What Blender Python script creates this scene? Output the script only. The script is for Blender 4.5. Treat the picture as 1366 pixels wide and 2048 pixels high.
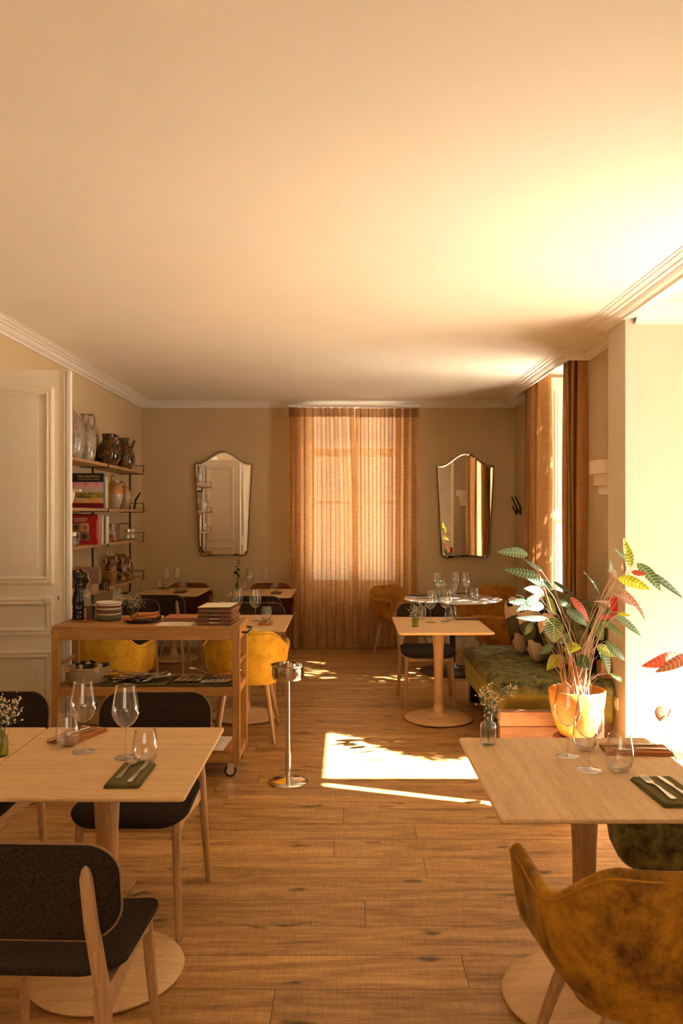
import bpy, math, random
from mathutils import Vector, Matrix, Euler

for o in list(bpy.data.objects):
    bpy.data.objects.remove(o, do_unlink=True)
SC = bpy.context.scene
COL = SC.collection
PI = math.pi

# ------------------------------------------------------------------ camera
cam_data = bpy.data.cameras.new('camera')
cam_data.sensor_fit = 'VERTICAL'
cam_data.sensor_height = 36.0
cam_data.sensor_width = 24.0
cam_data.lens = 1620.0 / 2048.0 * 36.0
cam_data.shift_x = -6.0 / 2048.0
cam_data.shift_y = 5.0 / 2048.0
cam_data.clip_start = 0.02
cam_data.clip_end = 200
camera = bpy.data.objects.new('camera', cam_data)
COL.objects.link(camera)
camera.location = (0, 0, 1.6)
camera.rotation_euler = (PI / 2, 0, 0)
SC.camera = camera

# ------------------------------------------------------------------ light
EXPOSURE = 0.2
SUN_E = 138.0
SUN_DIR = Vector((-0.947 * 0.766, 0.321 * 0.766, -0.643))
world = bpy.data.worlds.new('sky')
SC.world = world
world.use_nodes = True
bg = world.node_tree.nodes['Background']
bg.inputs['Color'].default_value = (1.0, 0.84, 0.64, 1)
bg.inputs['Strength'].default_value = 2.4

def lamp(name, kind, loc, direction, energy, color, size=1, size_y=None, angle=None):
    d = bpy.data.lights.new(name, kind)
    d.energy = energy
    d.color = color
    if kind == 'AREA':
        d.shape = 'RECTANGLE'
        d.size = size
        d.size_y = size_y or size
    if angle is not None:
        d.angle = angle
    o = bpy.data.objects.new(name, d)
    COL.objects.link(o)
    o.location = loc
    o.rotation_euler = Vector(direction).to_track_quat('-Z', 'Y').to_euler()
    return o

lamp('sun', 'SUN', (8, -4, 8), SUN_DIR, SUN_E, (1.0, 0.90, 0.84), angle=math.radians(0.55))
DAY = (1.0, 0.70, 0.35)
lamp('daylight_back_window', 'AREA', (0.12, 10.75, 1.9), (0, -1, 0), 9, (1.0, 0.88, 0.76), 1.7, 2.6)
lamp('daylight_rear_window', 'AREA', (0.0, -2.62, 1.75), (0, 1, -0.45), 16, DAY, 2.8, 1.7)

SC.view_settings.view_transform = 'Standard'
SC.view_settings.look = 'None'
SC.view_settings.gamma = 1.0
SC.view_settings.use_curve_mapping = False
SC.view_settings.exposure = EXPOSURE
cy = SC.cycles
cy.max_bounces = 10
cy.diffuse_bounces = 5
cy.glossy_bounces = 5
cy.transmission_bounces = 6
cy.transparent_max_bounces = 24
cy.caustics_reflective = False
cy.caustics_refractive = False
cy.sample_clamp_indirect = 40.0
cy.use_denoising = True

# ------------------------------------------------------------------ helpers
class MB:
    def __init__(self):
        self.v = []; self.f = []; self.uv = []; self.M = None
    def add(self, vs, fs, uvs=None):
        n = len(self.v)
        for i, p in enumerate(vs):
            p = Vector(p)
            if self.M is not None: p = self.M @ p
            self.v.append(p)
            self.uv.append(uvs[i] if uvs else (0.0, 0.0))
        for f in fs: self.f.append(tuple(n + i for i in f))
        return self
    def box(self, x0, x1, y0, y1, z0, z1):
        vs = [(x0,y0,z0),(x1,y0,z0),(x1,y1,z0),(x0,y1,z0),(x0,y0,z1),(x1,y0,z1),(x1,y1,z1),(x0,y1,z1)]
        return self.add(vs, [(0,3,2,1),(4,5,6,7),(0,1,5,4),(1,2,6,5),(2,3,7,6),(3,0,4,7)])
    def cbox(self, c, s, rz=0, rx=0, ry=0):
        M = Matrix.Translation(c) @ Euler((rx, ry, rz)).to_matrix().to_4x4()
        a, b, d = s[0]/2, s[1]/2, s[2]/2
        vs = [M @ Vector(p) for p in [(-a,-b,-d),(a,-b,-d),(a,b,-d),(-a,b,-d),(-a,-b,d),(a,-b,d),(a,b,d),(-a,b,d)]]
        return self.add(vs, [(0,3,2,1),(4,5,6,7),(0,1,5,4),(1,2,6,5),(2,3,7,6),(3,0,4,7)])
    def lathe(self, prof, n=24, c=(0,0,0), sx=1, sy=1, a0=0, a1=2*PI, caps=True):
        full = abs(a1 - a0 - 2*PI) < 1e-6
        m = n if full else n + 1
        vs, uvs = [], []
        for (r, z) in prof:
            for i in range(m):
                a = a0 + (a1 - a0) * i / n
                vs.append((c[0] + sx*r*math.cos(a), c[1] + sy*r*math.sin(a), c[2] + z)); uvs.append((i/n, z))
        fs = []
        k = len(prof)
        for j in range(k - 1):
            for i in range(n):
                i2 = (i + 1) % m
                fs.append((j*m+i, j*m+i2, (j+1)*m+i2, (j+1)*m+i))
        if full and caps:
            if prof[0][0] > 1e-5: fs.append(tuple(reversed(range(m))))
            if prof[-1][0] > 1e-5: fs.append(tuple(range((k-1)*m, k*m)))
        return self.add(vs, fs, uvs)
    def tube(self, pts, r, n=8, caps=True, flat=1.0):
        pts = [Vector(p) for p in pts]
        if not isinstance(r, (list, tuple)): r = [r]*len(pts)
        vs, fs = [], []
        up = None
        for i, p in enumerate(pts):
            if i == 0: t = pts[1] - pts[0]
            elif i == len(pts)-1: t = pts[-1] - pts[-2]
            else: t = (pts[i+1] - pts[i]).normalized() + (pts[i] - pts[i-1]).normalized()
            t.normalize()
            if up is None:
                up = Vector((0,0,1)) if abs(t.z) < 0.9 else Vector((0,1,0))
            x = t.cross(up)
            if x.length < 1e-4: x = t.cross(Vector((1,0,0)))
            x.normalize(); y = x.cross(t).normalized(); up = y
            for k in range(n):
                a = 2*PI*k/n
                vs.append(p + (x*math.cos(a) + y*math.sin(a)*flat)*r[i])
        for i in range(len(pts)-1):
            for k in range(n):
                k2 = (k+1) % n
                fs.append((i*n+k, i*n+k2, (i+1)*n+k2, (i+1)*n+k))
        if caps:
            fs.append(tuple(reversed(range(n))))
            fs.append(tuple(range((len(pts)-1)*n, len(pts)*n)))
        return self.add(vs, fs)
    def grid(self, fn, nu, nv, cu=False):
        mu = nu if cu else nu + 1
        vs, uvs, fs = [], [], []
        for j in range(nv + 1):
            for i in range(mu):
                vs.append(fn(i/nu, j/nv)); uvs.append((i/nu, j/nv))
        for j in range(nv):
            for i in range(nu):
                i2 = (i+1) % mu
                fs.append((j*mu+i, j*mu+i2, (j+1)*mu+i2, (j+1)*mu+i))
        return self.add(vs, fs, uvs)
    def prism(self, out, z0, z1):
        n = len(out)
        vs = [(p[0], p[1], z0) for p in out] + [(p[0], p[1], z1) for p in out]
        fs = [tuple(reversed(range(n))), tuple(range(n, 2*n))] + [(i, (i+1) % n, n+(i+1) % n, n+i) for i in range(n)]
        return self.add(vs, fs)
    def sphere(self, c, r, n=10, m=6, sz=1.0):
        prof = [(r*math.sin(PI*j/m), -r*sz*math.cos(PI*j/m)) for j in range(m+1)]
        return self.lathe(prof, n, c)
    def build(self, name, mat, parent=None, smooth=True, bevel=0, seg=2, subsurf=0, solid=0, off=0, angle=35):
        me = bpy.data.meshes.new(name)
        me.from_pydata([tuple(p) for p in self.v], [], self.f)
        uvl = me.uv_layers.new(name='uv')
        for l in me.loops: uvl.data[l.index].uv = self.uv[l.vertex_index]
        me.validate(); me.update()
        if smooth:
            for p in me.polygons: p.use_smooth = True
            if not subsurf: me.set_sharp_from_angle(angle=math.radians(angle))
        o = bpy.data.objects.new(name, me)
        COL.objects.link(o)
        if mat: me.materials.append(mat)
        if parent: o.parent = parent
        if solid:
            m = o.modifiers.new('solid', 'SOLIDIFY'); m.thickness = solid; m.offset = off
        if bevel:
            m = o.modifiers.new('bevel', 'BEVEL'); m.width = bevel; m.segments = seg; m.limit_method = 'ANGLE'; m.angle_limit = math.radians(35)
        if subsurf:
            m = o.modifiers.new('sub', 'SUBSURF'); m.levels = subsurf; m.render_levels = subsurf
        return o

def tag(o, label, cat, group=None, kind=None):
    o['label'] = label; o['category'] = cat
    if group: o['group'] = group
    if kind: o['kind'] = kind
    return o
def struct(o, label=None):
    o['kind'] = 'structure'
    if label: o['label'] = label
    return o
def thing(name, label, cat, loc=(0,0,0), rz=0, group=None, rot=None):
    o = bpy.data.objects.new(name, None); COL.objects.link(o)
    o.empty_display_size = 0.05
    o.location = loc
    o.rotation_euler = rot if rot else (0, 0, rz)
    return tag(o, label, cat, group)
def dup(root, loc, rz=None, label=None, rot=None, group=None):
    kids = [(c, [g for g in c.children]) for c in root.children]
    r = root.copy(); COL.objects.link(r)
    r.location = loc
    if rz is not None: r.rotation_euler = (0, 0, rz)
    if rot is not None: r.rotation_euler = rot
    if label: r['label'] = label
    if group: r['group'] = group
    for c, gs in kids:
        d = c.copy(); COL.objects.link(d); d.parent = r
        for g in gs:
            h = g.copy(); COL.objects.link(h); h.parent = d
    return r

# ------------------------------------------------------------------ materials
def nodes(name):
    m = bpy.data.materials.new(name); m.use_nodes = True
    nt = m.node_tree
    return m, nt, nt.nodes['Principled BSDF'], nt.nodes['Material Output']
def N(nt, t, **kw):
    n = nt.nodes.new(t)
    for k, v in kw.items():
        if k in n.inputs: n.inputs[k].default_value = v
        else: setattr(n, k, v)
    return n
def L(nt, a, b): nt.links.new(a, b)
def coords(nt, scale=(1,1,1), rot=(0,0,0), out='Object'):
    tc = N(nt, 'ShaderNodeTexCoord'); mp = N(nt, 'ShaderNodeMapping')
    mp.inputs['Scale'].default_value = scale; mp.inputs['Rotation'].default_value = rot
    L(nt, tc.outputs[out], mp.inputs['Vector'])
    return mp.outputs['Vector']
def ramp(nt, fac, stops):
    r = N(nt, 'ShaderNodeValToRGB')
    el = r.color_ramp.elements
    while len(el) < len(stops): el.new(0.5)
    for e, (p, c) in zip(el, stops):
        e.position = p; e.color = (c[0], c[1], c[2], 1)
    L(nt, fac, r.inputs['Fac'])
    return r.outputs['Color']
def mixc(nt, f, a, b, mode='MIX'):
    m = N(nt, 'ShaderNodeMix', data_type='RGBA', blend_type=mode)
    if isinstance(f, (int, float)): m.inputs[0].default_value = f
    else: L(nt, f, m.inputs[0])
    for s, i in ((a, 6), (b, 7)):
        if isinstance(s, tuple): m.inputs[i].default_value = (s[0], s[1], s[2], 1)
        else: L(nt, s, m.inputs[i])
    return m.outputs[2]
def math_(nt, op, a, b=0.5, c=None):
    m = N(nt, 'ShaderNodeMath', operation=op)
    for s, i in ((a, 0), (b, 1), (c, 2)):
        if s is None: continue
        if isinstance(s, (int, float)): m.inputs[i].default_value = s
        else: L(nt, s, m.inputs[i])
    return m.outputs[0]
def bump(nt, b, h, strength, dist=0.01):
    n = N(nt, 'ShaderNodeBump'); n.inputs['Strength'].default_value = strength; n.inputs['Distance'].default_value = dist
    L(nt, h, n.inputs['Height']); L(nt, n.outputs['Normal'], b.inputs['Normal'])

def plain(name, c, rough=0.5, metal=0, spec=0.5, c2=None, scale=8, bmp=0, bscale=60, sheen=0, coat=0):
    m, nt, b, out = nodes(name)
    b.inputs['Base Color'].default_value = (*c, 1)
    b.inputs['Roughness'].default_value = rough
    b.inputs['Metallic'].default_value = metal
    b.inputs['Specular IOR Level'].default_value = spec
    b.inputs['Sheen Weight'].default_value = sheen
    b.inputs['Coat Weight'].default_value = coat
    if c2:
        n = N(nt, 'ShaderNodeTexNoise', Scale=scale, Detail=5.0)
        L(nt, coords(nt), n.inputs['Vector'])
        L(nt, ramp(nt, n.outputs['Fac'], [(0.35, c), (0.65, c2)]), b.inputs['Base Color'])
    if bmp:
        n2 = N(nt, 'ShaderNodeTexNoise', Scale=bscale, Detail=4.0)
        L(nt, coords(nt), n2.inputs['Vector'])
        bump(nt, b, n2.outputs['Fac'], bmp, 0.003)
    return m

def wood(name, c1, c2, axis='X', scale=1.0, rough=0.5, knots=False):
    m, nt, b, out = nodes(name)
    s = {'X': (1.5, 26, 26), 'Y': (26, 1.5, 26), 'Z': (26, 26, 1.5)}[axis]
    v = coords(nt, tuple(q*scale for q in s))
    n = N(nt, 'ShaderNodeTexNoise', Scale=1.6, Detail=7.0, Roughness=0.65, Distortion=0.3)
    L(nt, v, n.inputs['Vector'])
    c = ramp(nt, n.outputs['Fac'], [(0.36, tuple(q*.88 for q in c1)), (0.62, c2)])
    n2 = N(nt, 'ShaderNodeTexNoise', Scale=14.0, Detail=3.0)
    L(nt, v, n2.inputs['Vector'])
    c = mixc(nt, 0.35, c, ramp(nt, n2.outputs['Fac'], [(0.4, tuple(q*0.72 for q in c1)), (0.6, c2)]))
    if knots:
        vo = N(nt, 'ShaderNodeTexVoronoi', Scale=4.2)
        L(nt, coords(nt, (1, 1, 1.6)), vo.inputs['Vector'])
        c = mixc(nt, ramp(nt, vo.outputs['Distance'], [(0.03, (1,1,1)), (0.09, (0,0,0))]), c, (0.06, 0.025, 0.01))
    L(nt, c, b.inputs['Base Color'])
    b.inputs['Roughness'].default_value = rough
    bump(nt, b, n2.outputs['Fac'], 0.12, 0.002)
    return m

def floor_mat():
    m, nt, b, out = nodes('oak_floor')
    v = coords(nt)
    sx = N(nt, 'ShaderNodeSeparateXYZ'); L(nt, v, sx.inputs[0])
    row = math_(nt, 'FLOOR', math_(nt, 'DIVIDE', sx.outputs[1], 0.21))
    wn = N(nt, 'ShaderNodeTexWhiteNoise', noise_dimensions='1D'); L(nt, row, wn.inputs['W'])
    cx = N(nt, 'ShaderNodeCombineXYZ')
    L(nt, math_(nt, 'ADD', sx.outputs[0], math_(nt, 'MULTIPLY', wn.outputs['Value'], 2.1)), cx.inputs[0]); L(nt, sx.outputs[1], cx.inputs[1])
    vb = cx.outputs[0]
    br = N(nt, 'ShaderNodeTexBrick', offset=0.0, offset_frequency=2)
    br.inputs['Scale'].default_value = 1.0
    br.inputs['Mortar Size'].default_value = 0.0016
    br.inputs['Mortar Smooth'].default_value = 0.2
    br.inputs['Brick Width'].default_value = 2.1
    br.inputs['Row Height'].default_value = 0.21
    br.inputs['Color1'].default_value = (0, 0, 0, 1)
    br.inputs['Color2'].default_value = (1, 1, 1, 1)
    br.inputs['Mortar'].default_value = (0.5, 0.5, 0.5, 1)
    L(nt, vb, br.inputs['Vector'])
    # plank id shifts the grain so that every board differs
    cmb = N(nt, 'ShaderNodeVectorMath', operation='MULTIPLY_ADD')
    L(nt, br.outputs['Color'], cmb.inputs[0]); cmb.inputs[1].default_value = (7, 3, 5)
    mp = N(nt, 'ShaderNodeMapping'); mp.inputs['Scale'].default_value = (0.8, 6.5, 6.5)
    L(nt, v, mp.inputs['Vector']); L(nt, mp.outputs['Vector'], cmb.inputs[2])
    n = N(nt, 'ShaderNodeTexNoise', Scale=1.6, Detail=9.0, Roughness=0.68, Distortion=1.1)
    L(nt, cmb.outputs[0], n.inputs['Vector'])
    n2 = N(nt, 'ShaderNodeTexNoise', Scale=8.0, Detail=5.0, Distortion=0.5)
    L(nt, cmb.outputs[0], n2.inputs['Vector'])
    c = ramp(nt, n.outputs['Fac'], [(0.33, (0.13, 0.055, 0.018)), (0.45, (0.31, 0.158, 0.057)), (0.58, (0.46, 0.255, 0.105)), (0.74, (0.58, 0.345, 0.155))])
    c = mixc(nt, 0.22, c, ramp(nt, n2.outputs['Fac'], [(0.35, (0.15, 0.062, 0.02)), (0.6, (0.58, 0.315, 0.13))]))
    # plank tone
    c = mixc(nt, 0.42, c, mixc(nt, br.outputs['Color'], (0.62, 0.60, 0.60), (1.25, 1.2, 1.15)), 'MULTIPLY')
    # knots / cracks
    vo = N(nt, 'ShaderNodeTexVoronoi', Scale=1.0, Randomness=1.0, voronoi_dimensions='2D')
    mk = N(nt, 'ShaderNodeMapping'); mk.inputs['Scale'].default_value = (1.9, 6.2, 1)
    nd = N(nt, 'ShaderNodeTexNoise', Scale=6.0, Detail=3.0)
    L(nt, v, nd.inputs['Vector'])
    ad = N(nt, 'ShaderNodeVectorMath', operation='MULTIPLY_ADD'); ad.inputs[1].default_value = (0.30, 0.12, 0)
    L(nt, nd.outputs['Color'], ad.inputs[0]); L(nt, v, ad.inputs[2])
    L(nt, ad.outputs[0], mk.inputs['Vector']); L(nt, mk.outputs['Vector'], vo.inputs['Vector'])
    ks = N(nt, 'ShaderNodeSeparateColor'); L(nt, vo.outputs['Color'], ks.inputs[0])
    k = mixc(nt, ramp(nt, ks.outputs[0], [(0.55, (0, 0, 0)), (0.62, (1, 1, 1))]), (0, 0, 0), ramp(nt, vo.outputs['Distance'], [(0.03, (0.9, 0.9, 0.9)), (0.13, (0, 0, 0))]))
    c = mixc(nt, k, c, (0.045, 0.018, 0.008))
    c = mixc(nt, br.outputs['Fac'], c, (0.05, 0.022, 0.01))
    # saw marks across the boards
    ws = N(nt, 'ShaderNodeTexNoise', Scale=1.0, Detail=3.0)
    L(nt, coords(nt, (130, 9, 1)), ws.inputs['Vector'])
    c = mixc(nt, 0.30, c, ramp(nt, ws.outputs['Fac'], [(0.35, (0.5, 0.5, 0.5)), (0.65, (1.25, 1.25, 1.25))]), 'MULTIPLY')
    c = mixc(nt, 1.0, c, (1.22, 1.27, 1.10), 'MULTIPLY')
    L(nt, c, b.inputs['Base Color'])
    L(nt, ramp(nt, n2.outputs['Fac'], [(0.3, (0.5,)*3), (0.7, (0.36,)*3)]), b.inputs['Roughness'])
    h = math_(nt, 'SUBTRACT', math_(nt, 'MULTIPLY', ws.outputs['Fac'], 0.25), br.outputs['Fac'])
    bump(nt, b, h, 0.25, 0.004)
    return m

def velvet(name, c1, c2, scale=6, sheen=0.6, tint=(1, .8, .4)):
    m, nt, b, out = nodes(name)
    v = coords(nt)
    n = N(nt, 'ShaderNodeTexNoise', Scale=scale, Detail=9.0, Roughness=0.74, Distortion=0.15)
    L(nt, v, n.inputs['Vector'])
    L(nt, ramp(nt, n.outputs['Fac'], [(0.36, c1), (0.64, c2)]), b.inputs['Base Color'])
    b.inputs['Roughness'].default_value = 0.75
    b.inputs['Specular IOR Level'].default_value = 0.25
    b.inputs['Sheen Weight'].default_value = sheen
    b.inputs['Sheen Roughness'].default_value = 0.35
    b.inputs['Sheen Tint'].default_value = (*tint, 1)
    bump(nt, b, n.outputs['Fac'], 0.2, 0.004)
    return m

def glass(name, tint=(1, 1, 1), gloss=1.0, edge=0.45):
    """thin glass: see-through face on, brighter and darker towards the grazing rim"""
    m, nt, b, out = nodes(name)
    nt.nodes.remove(b)
    lw = N(nt, 'ShaderNodeLayerWeight', Blend=0.5)
    tr = N(nt, 'ShaderNodeBsdfTransparent'); gl = N(nt, 'ShaderNodeBsdfGlossy', Roughness=0.015)
    f = math_(nt, 'POWER', lw.outputs['Facing'], 3.0)
    L(nt, mixc(nt, f, tint, tuple(t*edge for t in tint)), tr.inputs['Color'])
    f5 = math_(nt, 'POWER', lw.outputs['Facing'], 5.0)
    k = math_(nt, 'MINIMUM', math_(nt, 'MULTIPLY', math_(nt, 'MULTIPLY_ADD', f5, 0.9, 0.035), gloss), 0.9)
    mx = N(nt, 'ShaderNodeMixShader')
    L(nt, k, mx.inputs[0]); L(nt, tr.outputs[0], mx.inputs[1]); L(nt, gl.outputs[0], mx.inputs[2])
    L(nt, mx.outputs[0], out.inputs['Surface'])
    return m

def cloth_sheer(name, c, trans, open_, weave=1.0):
    """woven linen: diffuse + translucent threads with tiny gaps"""
    m, nt, b, out = nodes(name)
    nt.nodes.remove(b)
    v = coords(nt, (1, 1, 1), out='UV')
    h = N(nt, 'ShaderNodeTexNoise', Scale=1.0, Detail=2.0); w = N(nt, 'ShaderNodeTexNoise', Scale=1.0, Detail=2.0)
    m1 = N(nt, 'ShaderNodeMapping'); m1.inputs['Scale'].default_value = (7, 420*weave, 1)
    m2 = N(nt, 'ShaderNodeMapping'); m2.inputs['Scale'].default_value = (260*weave, 9, 1)
    L(nt, v, m1.inputs['Vector']); L(nt, v, m2.inputs['Vector'])
    L(nt, m1.outputs[0], h.inputs['Vector']); L(nt, m2.outputs[0], w.inputs['Vector'])
    t = math_(nt, 'ADD', h.outputs['Fac'], w.outputs['Fac'])
    t = math_(nt, 'MULTIPLY', t, 0.5)
    col = ramp(nt, t, [(0.38, tuple(q*0.62 for q in c)), (0.62, c)])
    df = N(nt, 'ShaderNodeBsdfDiffuse'); tl = N(nt, 'ShaderNodeBsdfTranslucent'); tp = N(nt, 'ShaderNodeBsdfTransparent')
    L(nt, col, df.inputs['Color'])
    L(nt, mixc(nt, 0.5, col, tuple(min(1, q*1.25) for q in c)), tl.inputs['Color'])
    tp.inputs['Color'].default_value = (1, 0.93, 0.84, 1)
    a = N(nt, 'ShaderNodeMixShader')
    lw = N(nt, 'ShaderNodeLayerWeight', Blend=0.5)
    thin = math_(nt, 'SUBTRACT', 1.0, math_(nt, 'POWER', lw.outputs['Facing'], 1.3))
    L(nt, math_(nt, 'MULTIPLY', thin, trans), a.inputs[0])
    L(nt, df.outputs[0], a.inputs[1]); L(nt, tl.outputs[0], a.inputs[2])
    bb = N(nt, 'ShaderNodeMixShader')
    g = ramp(nt, t, [(0.45, (open_,)*3), (0.66, (open_*0.1,)*3)])
    L(nt, mixc(nt, 1.0, g, thin, 'MULTIPLY'), bb.inputs[0]); L(nt, a.outputs[0], bb.inputs[1]); L(nt, tp.outputs[0], bb.inputs[2])
    L(nt, bb.outputs[0], out.inputs['Surface'])
    return m

def leaf_mat(name, dark, light, trans_col, rib=0.5, trans=0.45, rough=0.4, freq=9):
    m, nt, b, out = nodes(name)
    v = coords(nt, out='UV')
    sp = N(nt, 'ShaderNodeSeparateXYZ'); L(nt, v, sp.inputs[0])
    ax = math_(nt, 'ABSOLUTE', math_(nt, 'SUBTRACT', sp.outputs[0], 0.5))
    # chevron ribs running from the midrib to the margin
    ph = math_(nt, 'SUBTRACT', math_(nt, 'MULTIPLY', sp.outputs[1], freq*6.283), math_(nt, 'MULTIPLY', ax, 9.0))
    st = math_(nt, 'MULTIPLY_ADD', math_(nt, 'SINE', ph), 0.5, 0.5)
    c = mixc(nt, ramp(nt, st, [(0.55, (0,0,0)), (0.80, (1,1,1))]), dark, light)
    c = mixc(nt, ramp(nt, ax, [(0.015, (1,1,1)), (0.035, (0,0,0))]), c, tuple(min(1, q*1.3) for q in light))
    L(nt, c, b.inputs['Base Color'])
    b.inputs['Roughness'].default_value = rough
    tl = N(nt, 'ShaderNodeBsdfTranslucent')
    L(nt, mixc(nt, 0.65, c, trans_col), tl.inputs['Color'])
    mx = N(nt, 'ShaderNodeMixShader'); mx.inputs[0].default_value = trans
    L(nt, b.outputs[0], mx.inputs[1]); L(nt, tl.outputs[0], mx.inputs[2])
    L(nt, mx.outputs[0], out.inputs['Surface'])
    return m

M = {}
M['wall'] = plain('wall_paint', (0.57, 0.425, 0.235), 0.85, c2=(0.60, 0.45, 0.25), scale=1.5, bmp=0.25, bscale=120)
M['ceiling'] = plain('ceiling_paint', (0.82, 0.75, 0.595), 0.9, c2=(0.84, 0.765, 0.61), scale=2)
M['white'] = plain('white_trim_paint', (0.82, 0.76, 0.66), 0.55)
M['pier'] = plain('alcove_paint', (0.62, 0.53, 0.41), 0.8)
M['stone'] = plain('pale_stone', (0.74, 0.68, 0.60), 0.6, c2=(0.70, 0.64, 0.56), scale=5)
M['door'] = plain('door_paint', (0.89, 0.80, 0.63), 0.4, c2=(0.90, 0.81, 0.64), scale=5, bmp=0.15, bscale=40)
M['floor'] = floor_mat()
M['oak_x'] = wood('light_oak_x', (0.68, 0.42, 0.19), (0.80, 0.53, 0.265), 'X')
M['oak_y'] = wood('light_oak_y', (0.64, 0.40, 0.18), (0.76, 0.50, 0.25), 'Y')
M['oak_z'] = wood('light_oak_z', (0.47, 0.28, 0.13), (0.60, 0.38, 0.19), 'Z', 1.5)
M['leg'] = wood('oak_leg', (0.42, 0.245, 0.11), (0.54, 0.33, 0.16), 'Z', 1.6, 0.45)
M['trolley_x'] = wood('trolley_oak_x', (0.37, 0.17, 0.042), (0.53, 0.28, 0.085), 'X', 1.1, 0.42)
M['trolley_k'] = wood('trolley_oak_knots', (0.37, 0.17, 0.042), (0.53, 0.28, 0.085), 'X', 1.1, 0.42, knots=True)
M['trolley_z'] = wood('trolley_oak_z', (0.38, 0.175, 0.045), (0.54, 0.285, 0.088), 'Z', 1.2, 0.42)
M['shelf'] = wood('shelf_oak', (0.40, 0.21, 0.08), (0.52, 0.30, 0.13), 'Y', 1.2, 0.5)
M['copperwood'] = wood('red_brown_boards', (0.20, 0.085, 0.045), (0.42, 0.20, 0.12), 'X', 0.6, 0.3)
M['copperwood2'] = wood('pale_red_boards', (0.45, 0.24, 0.15), (0.60, 0.36, 0.25), 'X', 0.6, 0.3)
M['amber'] = velvet('amber_velvet', (0.46, 0.23, 0.010), (0.74, 0.45, 0.035), 6, 0.4, (1, .75, .3))
M['amber_mottled_shaded'] = velvet('mottled_amber_velvet_shaded', (0.06, 0.018, 0.003), (0.52, 0.245, 0.014), 5, 0.2, (1, .66, .2))  # same amber velvet: mottling, plus shade on the chair's back in the colour
M['amber_half_shaded'] = velvet('amber_velvet_half_shaded', (0.24, 0.085, 0.008), (0.50, 0.21, 0.018), 7, 0.2, (1, .66, .2))  # same amber velvet, colour darkened to stand for shade
M['shaded'] = velvet('amber_velvet_shaded', (0.10, 0.030, 0.010), (0.22, 0.075, 0.018), 7, 0.15, (1, .6, .3))  # amber velvet again, shade by the back wall put into the colour
M['amber_pipe'] = velvet('amber_piping', (0.34, 0.14, 0.012), (0.50, 0.22, 0.02), 9, 0.3, (1, .75, .35))
M['green'] = velvet('crushed_green_velvet', (0.008, 0.009, 0.003), (0.22, 0.20, 0.06), 11, 0.1, (.9, .9, .5))
M['olive'] = velvet('lit_green_velvet', (0.17, 0.12, 0.012), (0.27, 0.20, 0.03), 12, 0.5, (1, .85, .3))  # the green velvet again, painted yellower and paler for light on its side
M['felt'] = plain('charcoal_felt', (0.017, 0.012, 0.009), 0.95, spec=0.15, c2=(0.042, 0.030, 0.022), scale=160, bmp=0.3, bscale=300)
M['ply_edge'] = plain('plywood_edge', (0.26, 0.15, 0.075), 0.6)
M['black_metal'] = plain('black_metal', (0.02, 0.018, 0.016), 0.45, metal=0.3)
M['black'] = plain('black_lacquer_wood', (0.012, 0.011, 0.010), 0.25)
M['chrome'] = plain('polished_steel', (0.80, 0.77, 0.73), 0.06, metal=1)
M['steel'] = plain('brushed_steel', (0.62, 0.58, 0.53), 0.25, metal=1)
M['dark_steel'] = plain('tarnished_steel', (0.60, 0.55, 0.50), 0.2, metal=1)
M['marble'] = plain('white_marble', (0.78, 0.75, 0.70), 0.12, c2=(0.60, 0.56, 0.51), scale=4, coat=0.4)
M['mirror'] = plain('mirror_silvering', (0.93, 0.92, 0.90), 0.012, metal=1)
M['mirror_edge'] = plain('mirror_dark_edge', (0.05, 0.03, 0.015), 0.4)
M['glass'] = glass('drinking_glass', (0.985, 0.985, 0.985), 4.0, 0.45)
M['pane'] = glass('window_pane', (0.97, 0.98, 0.97), 1.0, 0.9)
M['green_glass'] = glass('green_bottle_glass', (0.62, 0.72, 0.38), 1.5, 0.35)
M['clear_glass'] = glass('ribbed_clear_glass', (0.90, 0.93, 0.90), 4.0, 0.4)
M['linen_sheer'] = cloth_sheer('sheer_linen', (0.70, 0.40, 0.17), 0.36, 0.11)
M['linen_head'] = cloth_sheer('linen_heading', (0.42, 0.22, 0.095), 0.25, 0.02)
M['linen_heavy'] = cloth_sheer('heavy_linen', (0.44, 0.215, 0.075), 0.14, 0.0)
M['nap_green'] = plain('olive_linen_napkin', (0.105, 0.085, 0.018), 0.9, c2=(0.14, 0.11, 0.025), scale=30, bmp=0.4, bscale=250)
M['nap_orange'] = plain('terracotta_linen_napkin', (0.42, 0.14, 0.035), 0.9, c2=(0.50, 0.175, 0.045), scale=30, bmp=0.4, bscale=250)
M['nap_brown'] = plain('brown_leather', (0.12, 0.045, 0.022), 0.5, c2=(0.17, 0.065, 0.03), scale=20)
M['leather'] = plain('terracotta_leather', (0.40, 0.15, 0.05), 0.5, c2=(0.45, 0.18, 0.06), scale=15)
M['paper'] = plain('cream_paper', (0.82, 0.72, 0.52), 0.8)
M['paper_white'] = plain('white_paper', (0.85, 0.82, 0.76), 0.8)
M['ink'] = plain('grey_ink', (0.18, 0.14, 0.10), 0.8)
M['pot'] = plain('orange_glazed_pot', (0.78, 0.30, 0.045), 0.35, c2=(0.83, 0.34, 0.06), scale=3)
M['soil'] = plain('dark_soil', (0.03, 0.018, 0.01), 0.95, bmp=0.8, bscale=60)
M['stem'] = plain('calathea_stem', (0.42, 0.22, 0.13), 0.5, c2=(0.30, 0.20, 0.09), scale=6)
M['leaf_g'] = leaf_mat('striped_green_leaf', (0.018, 0.045, 0.018), (0.22, 0.31, 0.17), (0.30, 0.42, 0.04), trans=0.25, freq=11)
M['leaf_d'] = leaf_mat('deep_green_leaf', (0.014, 0.032, 0.012), (0.09, 0.14, 0.07), (0.12, 0.2, 0.03), trans=0.2)
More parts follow.
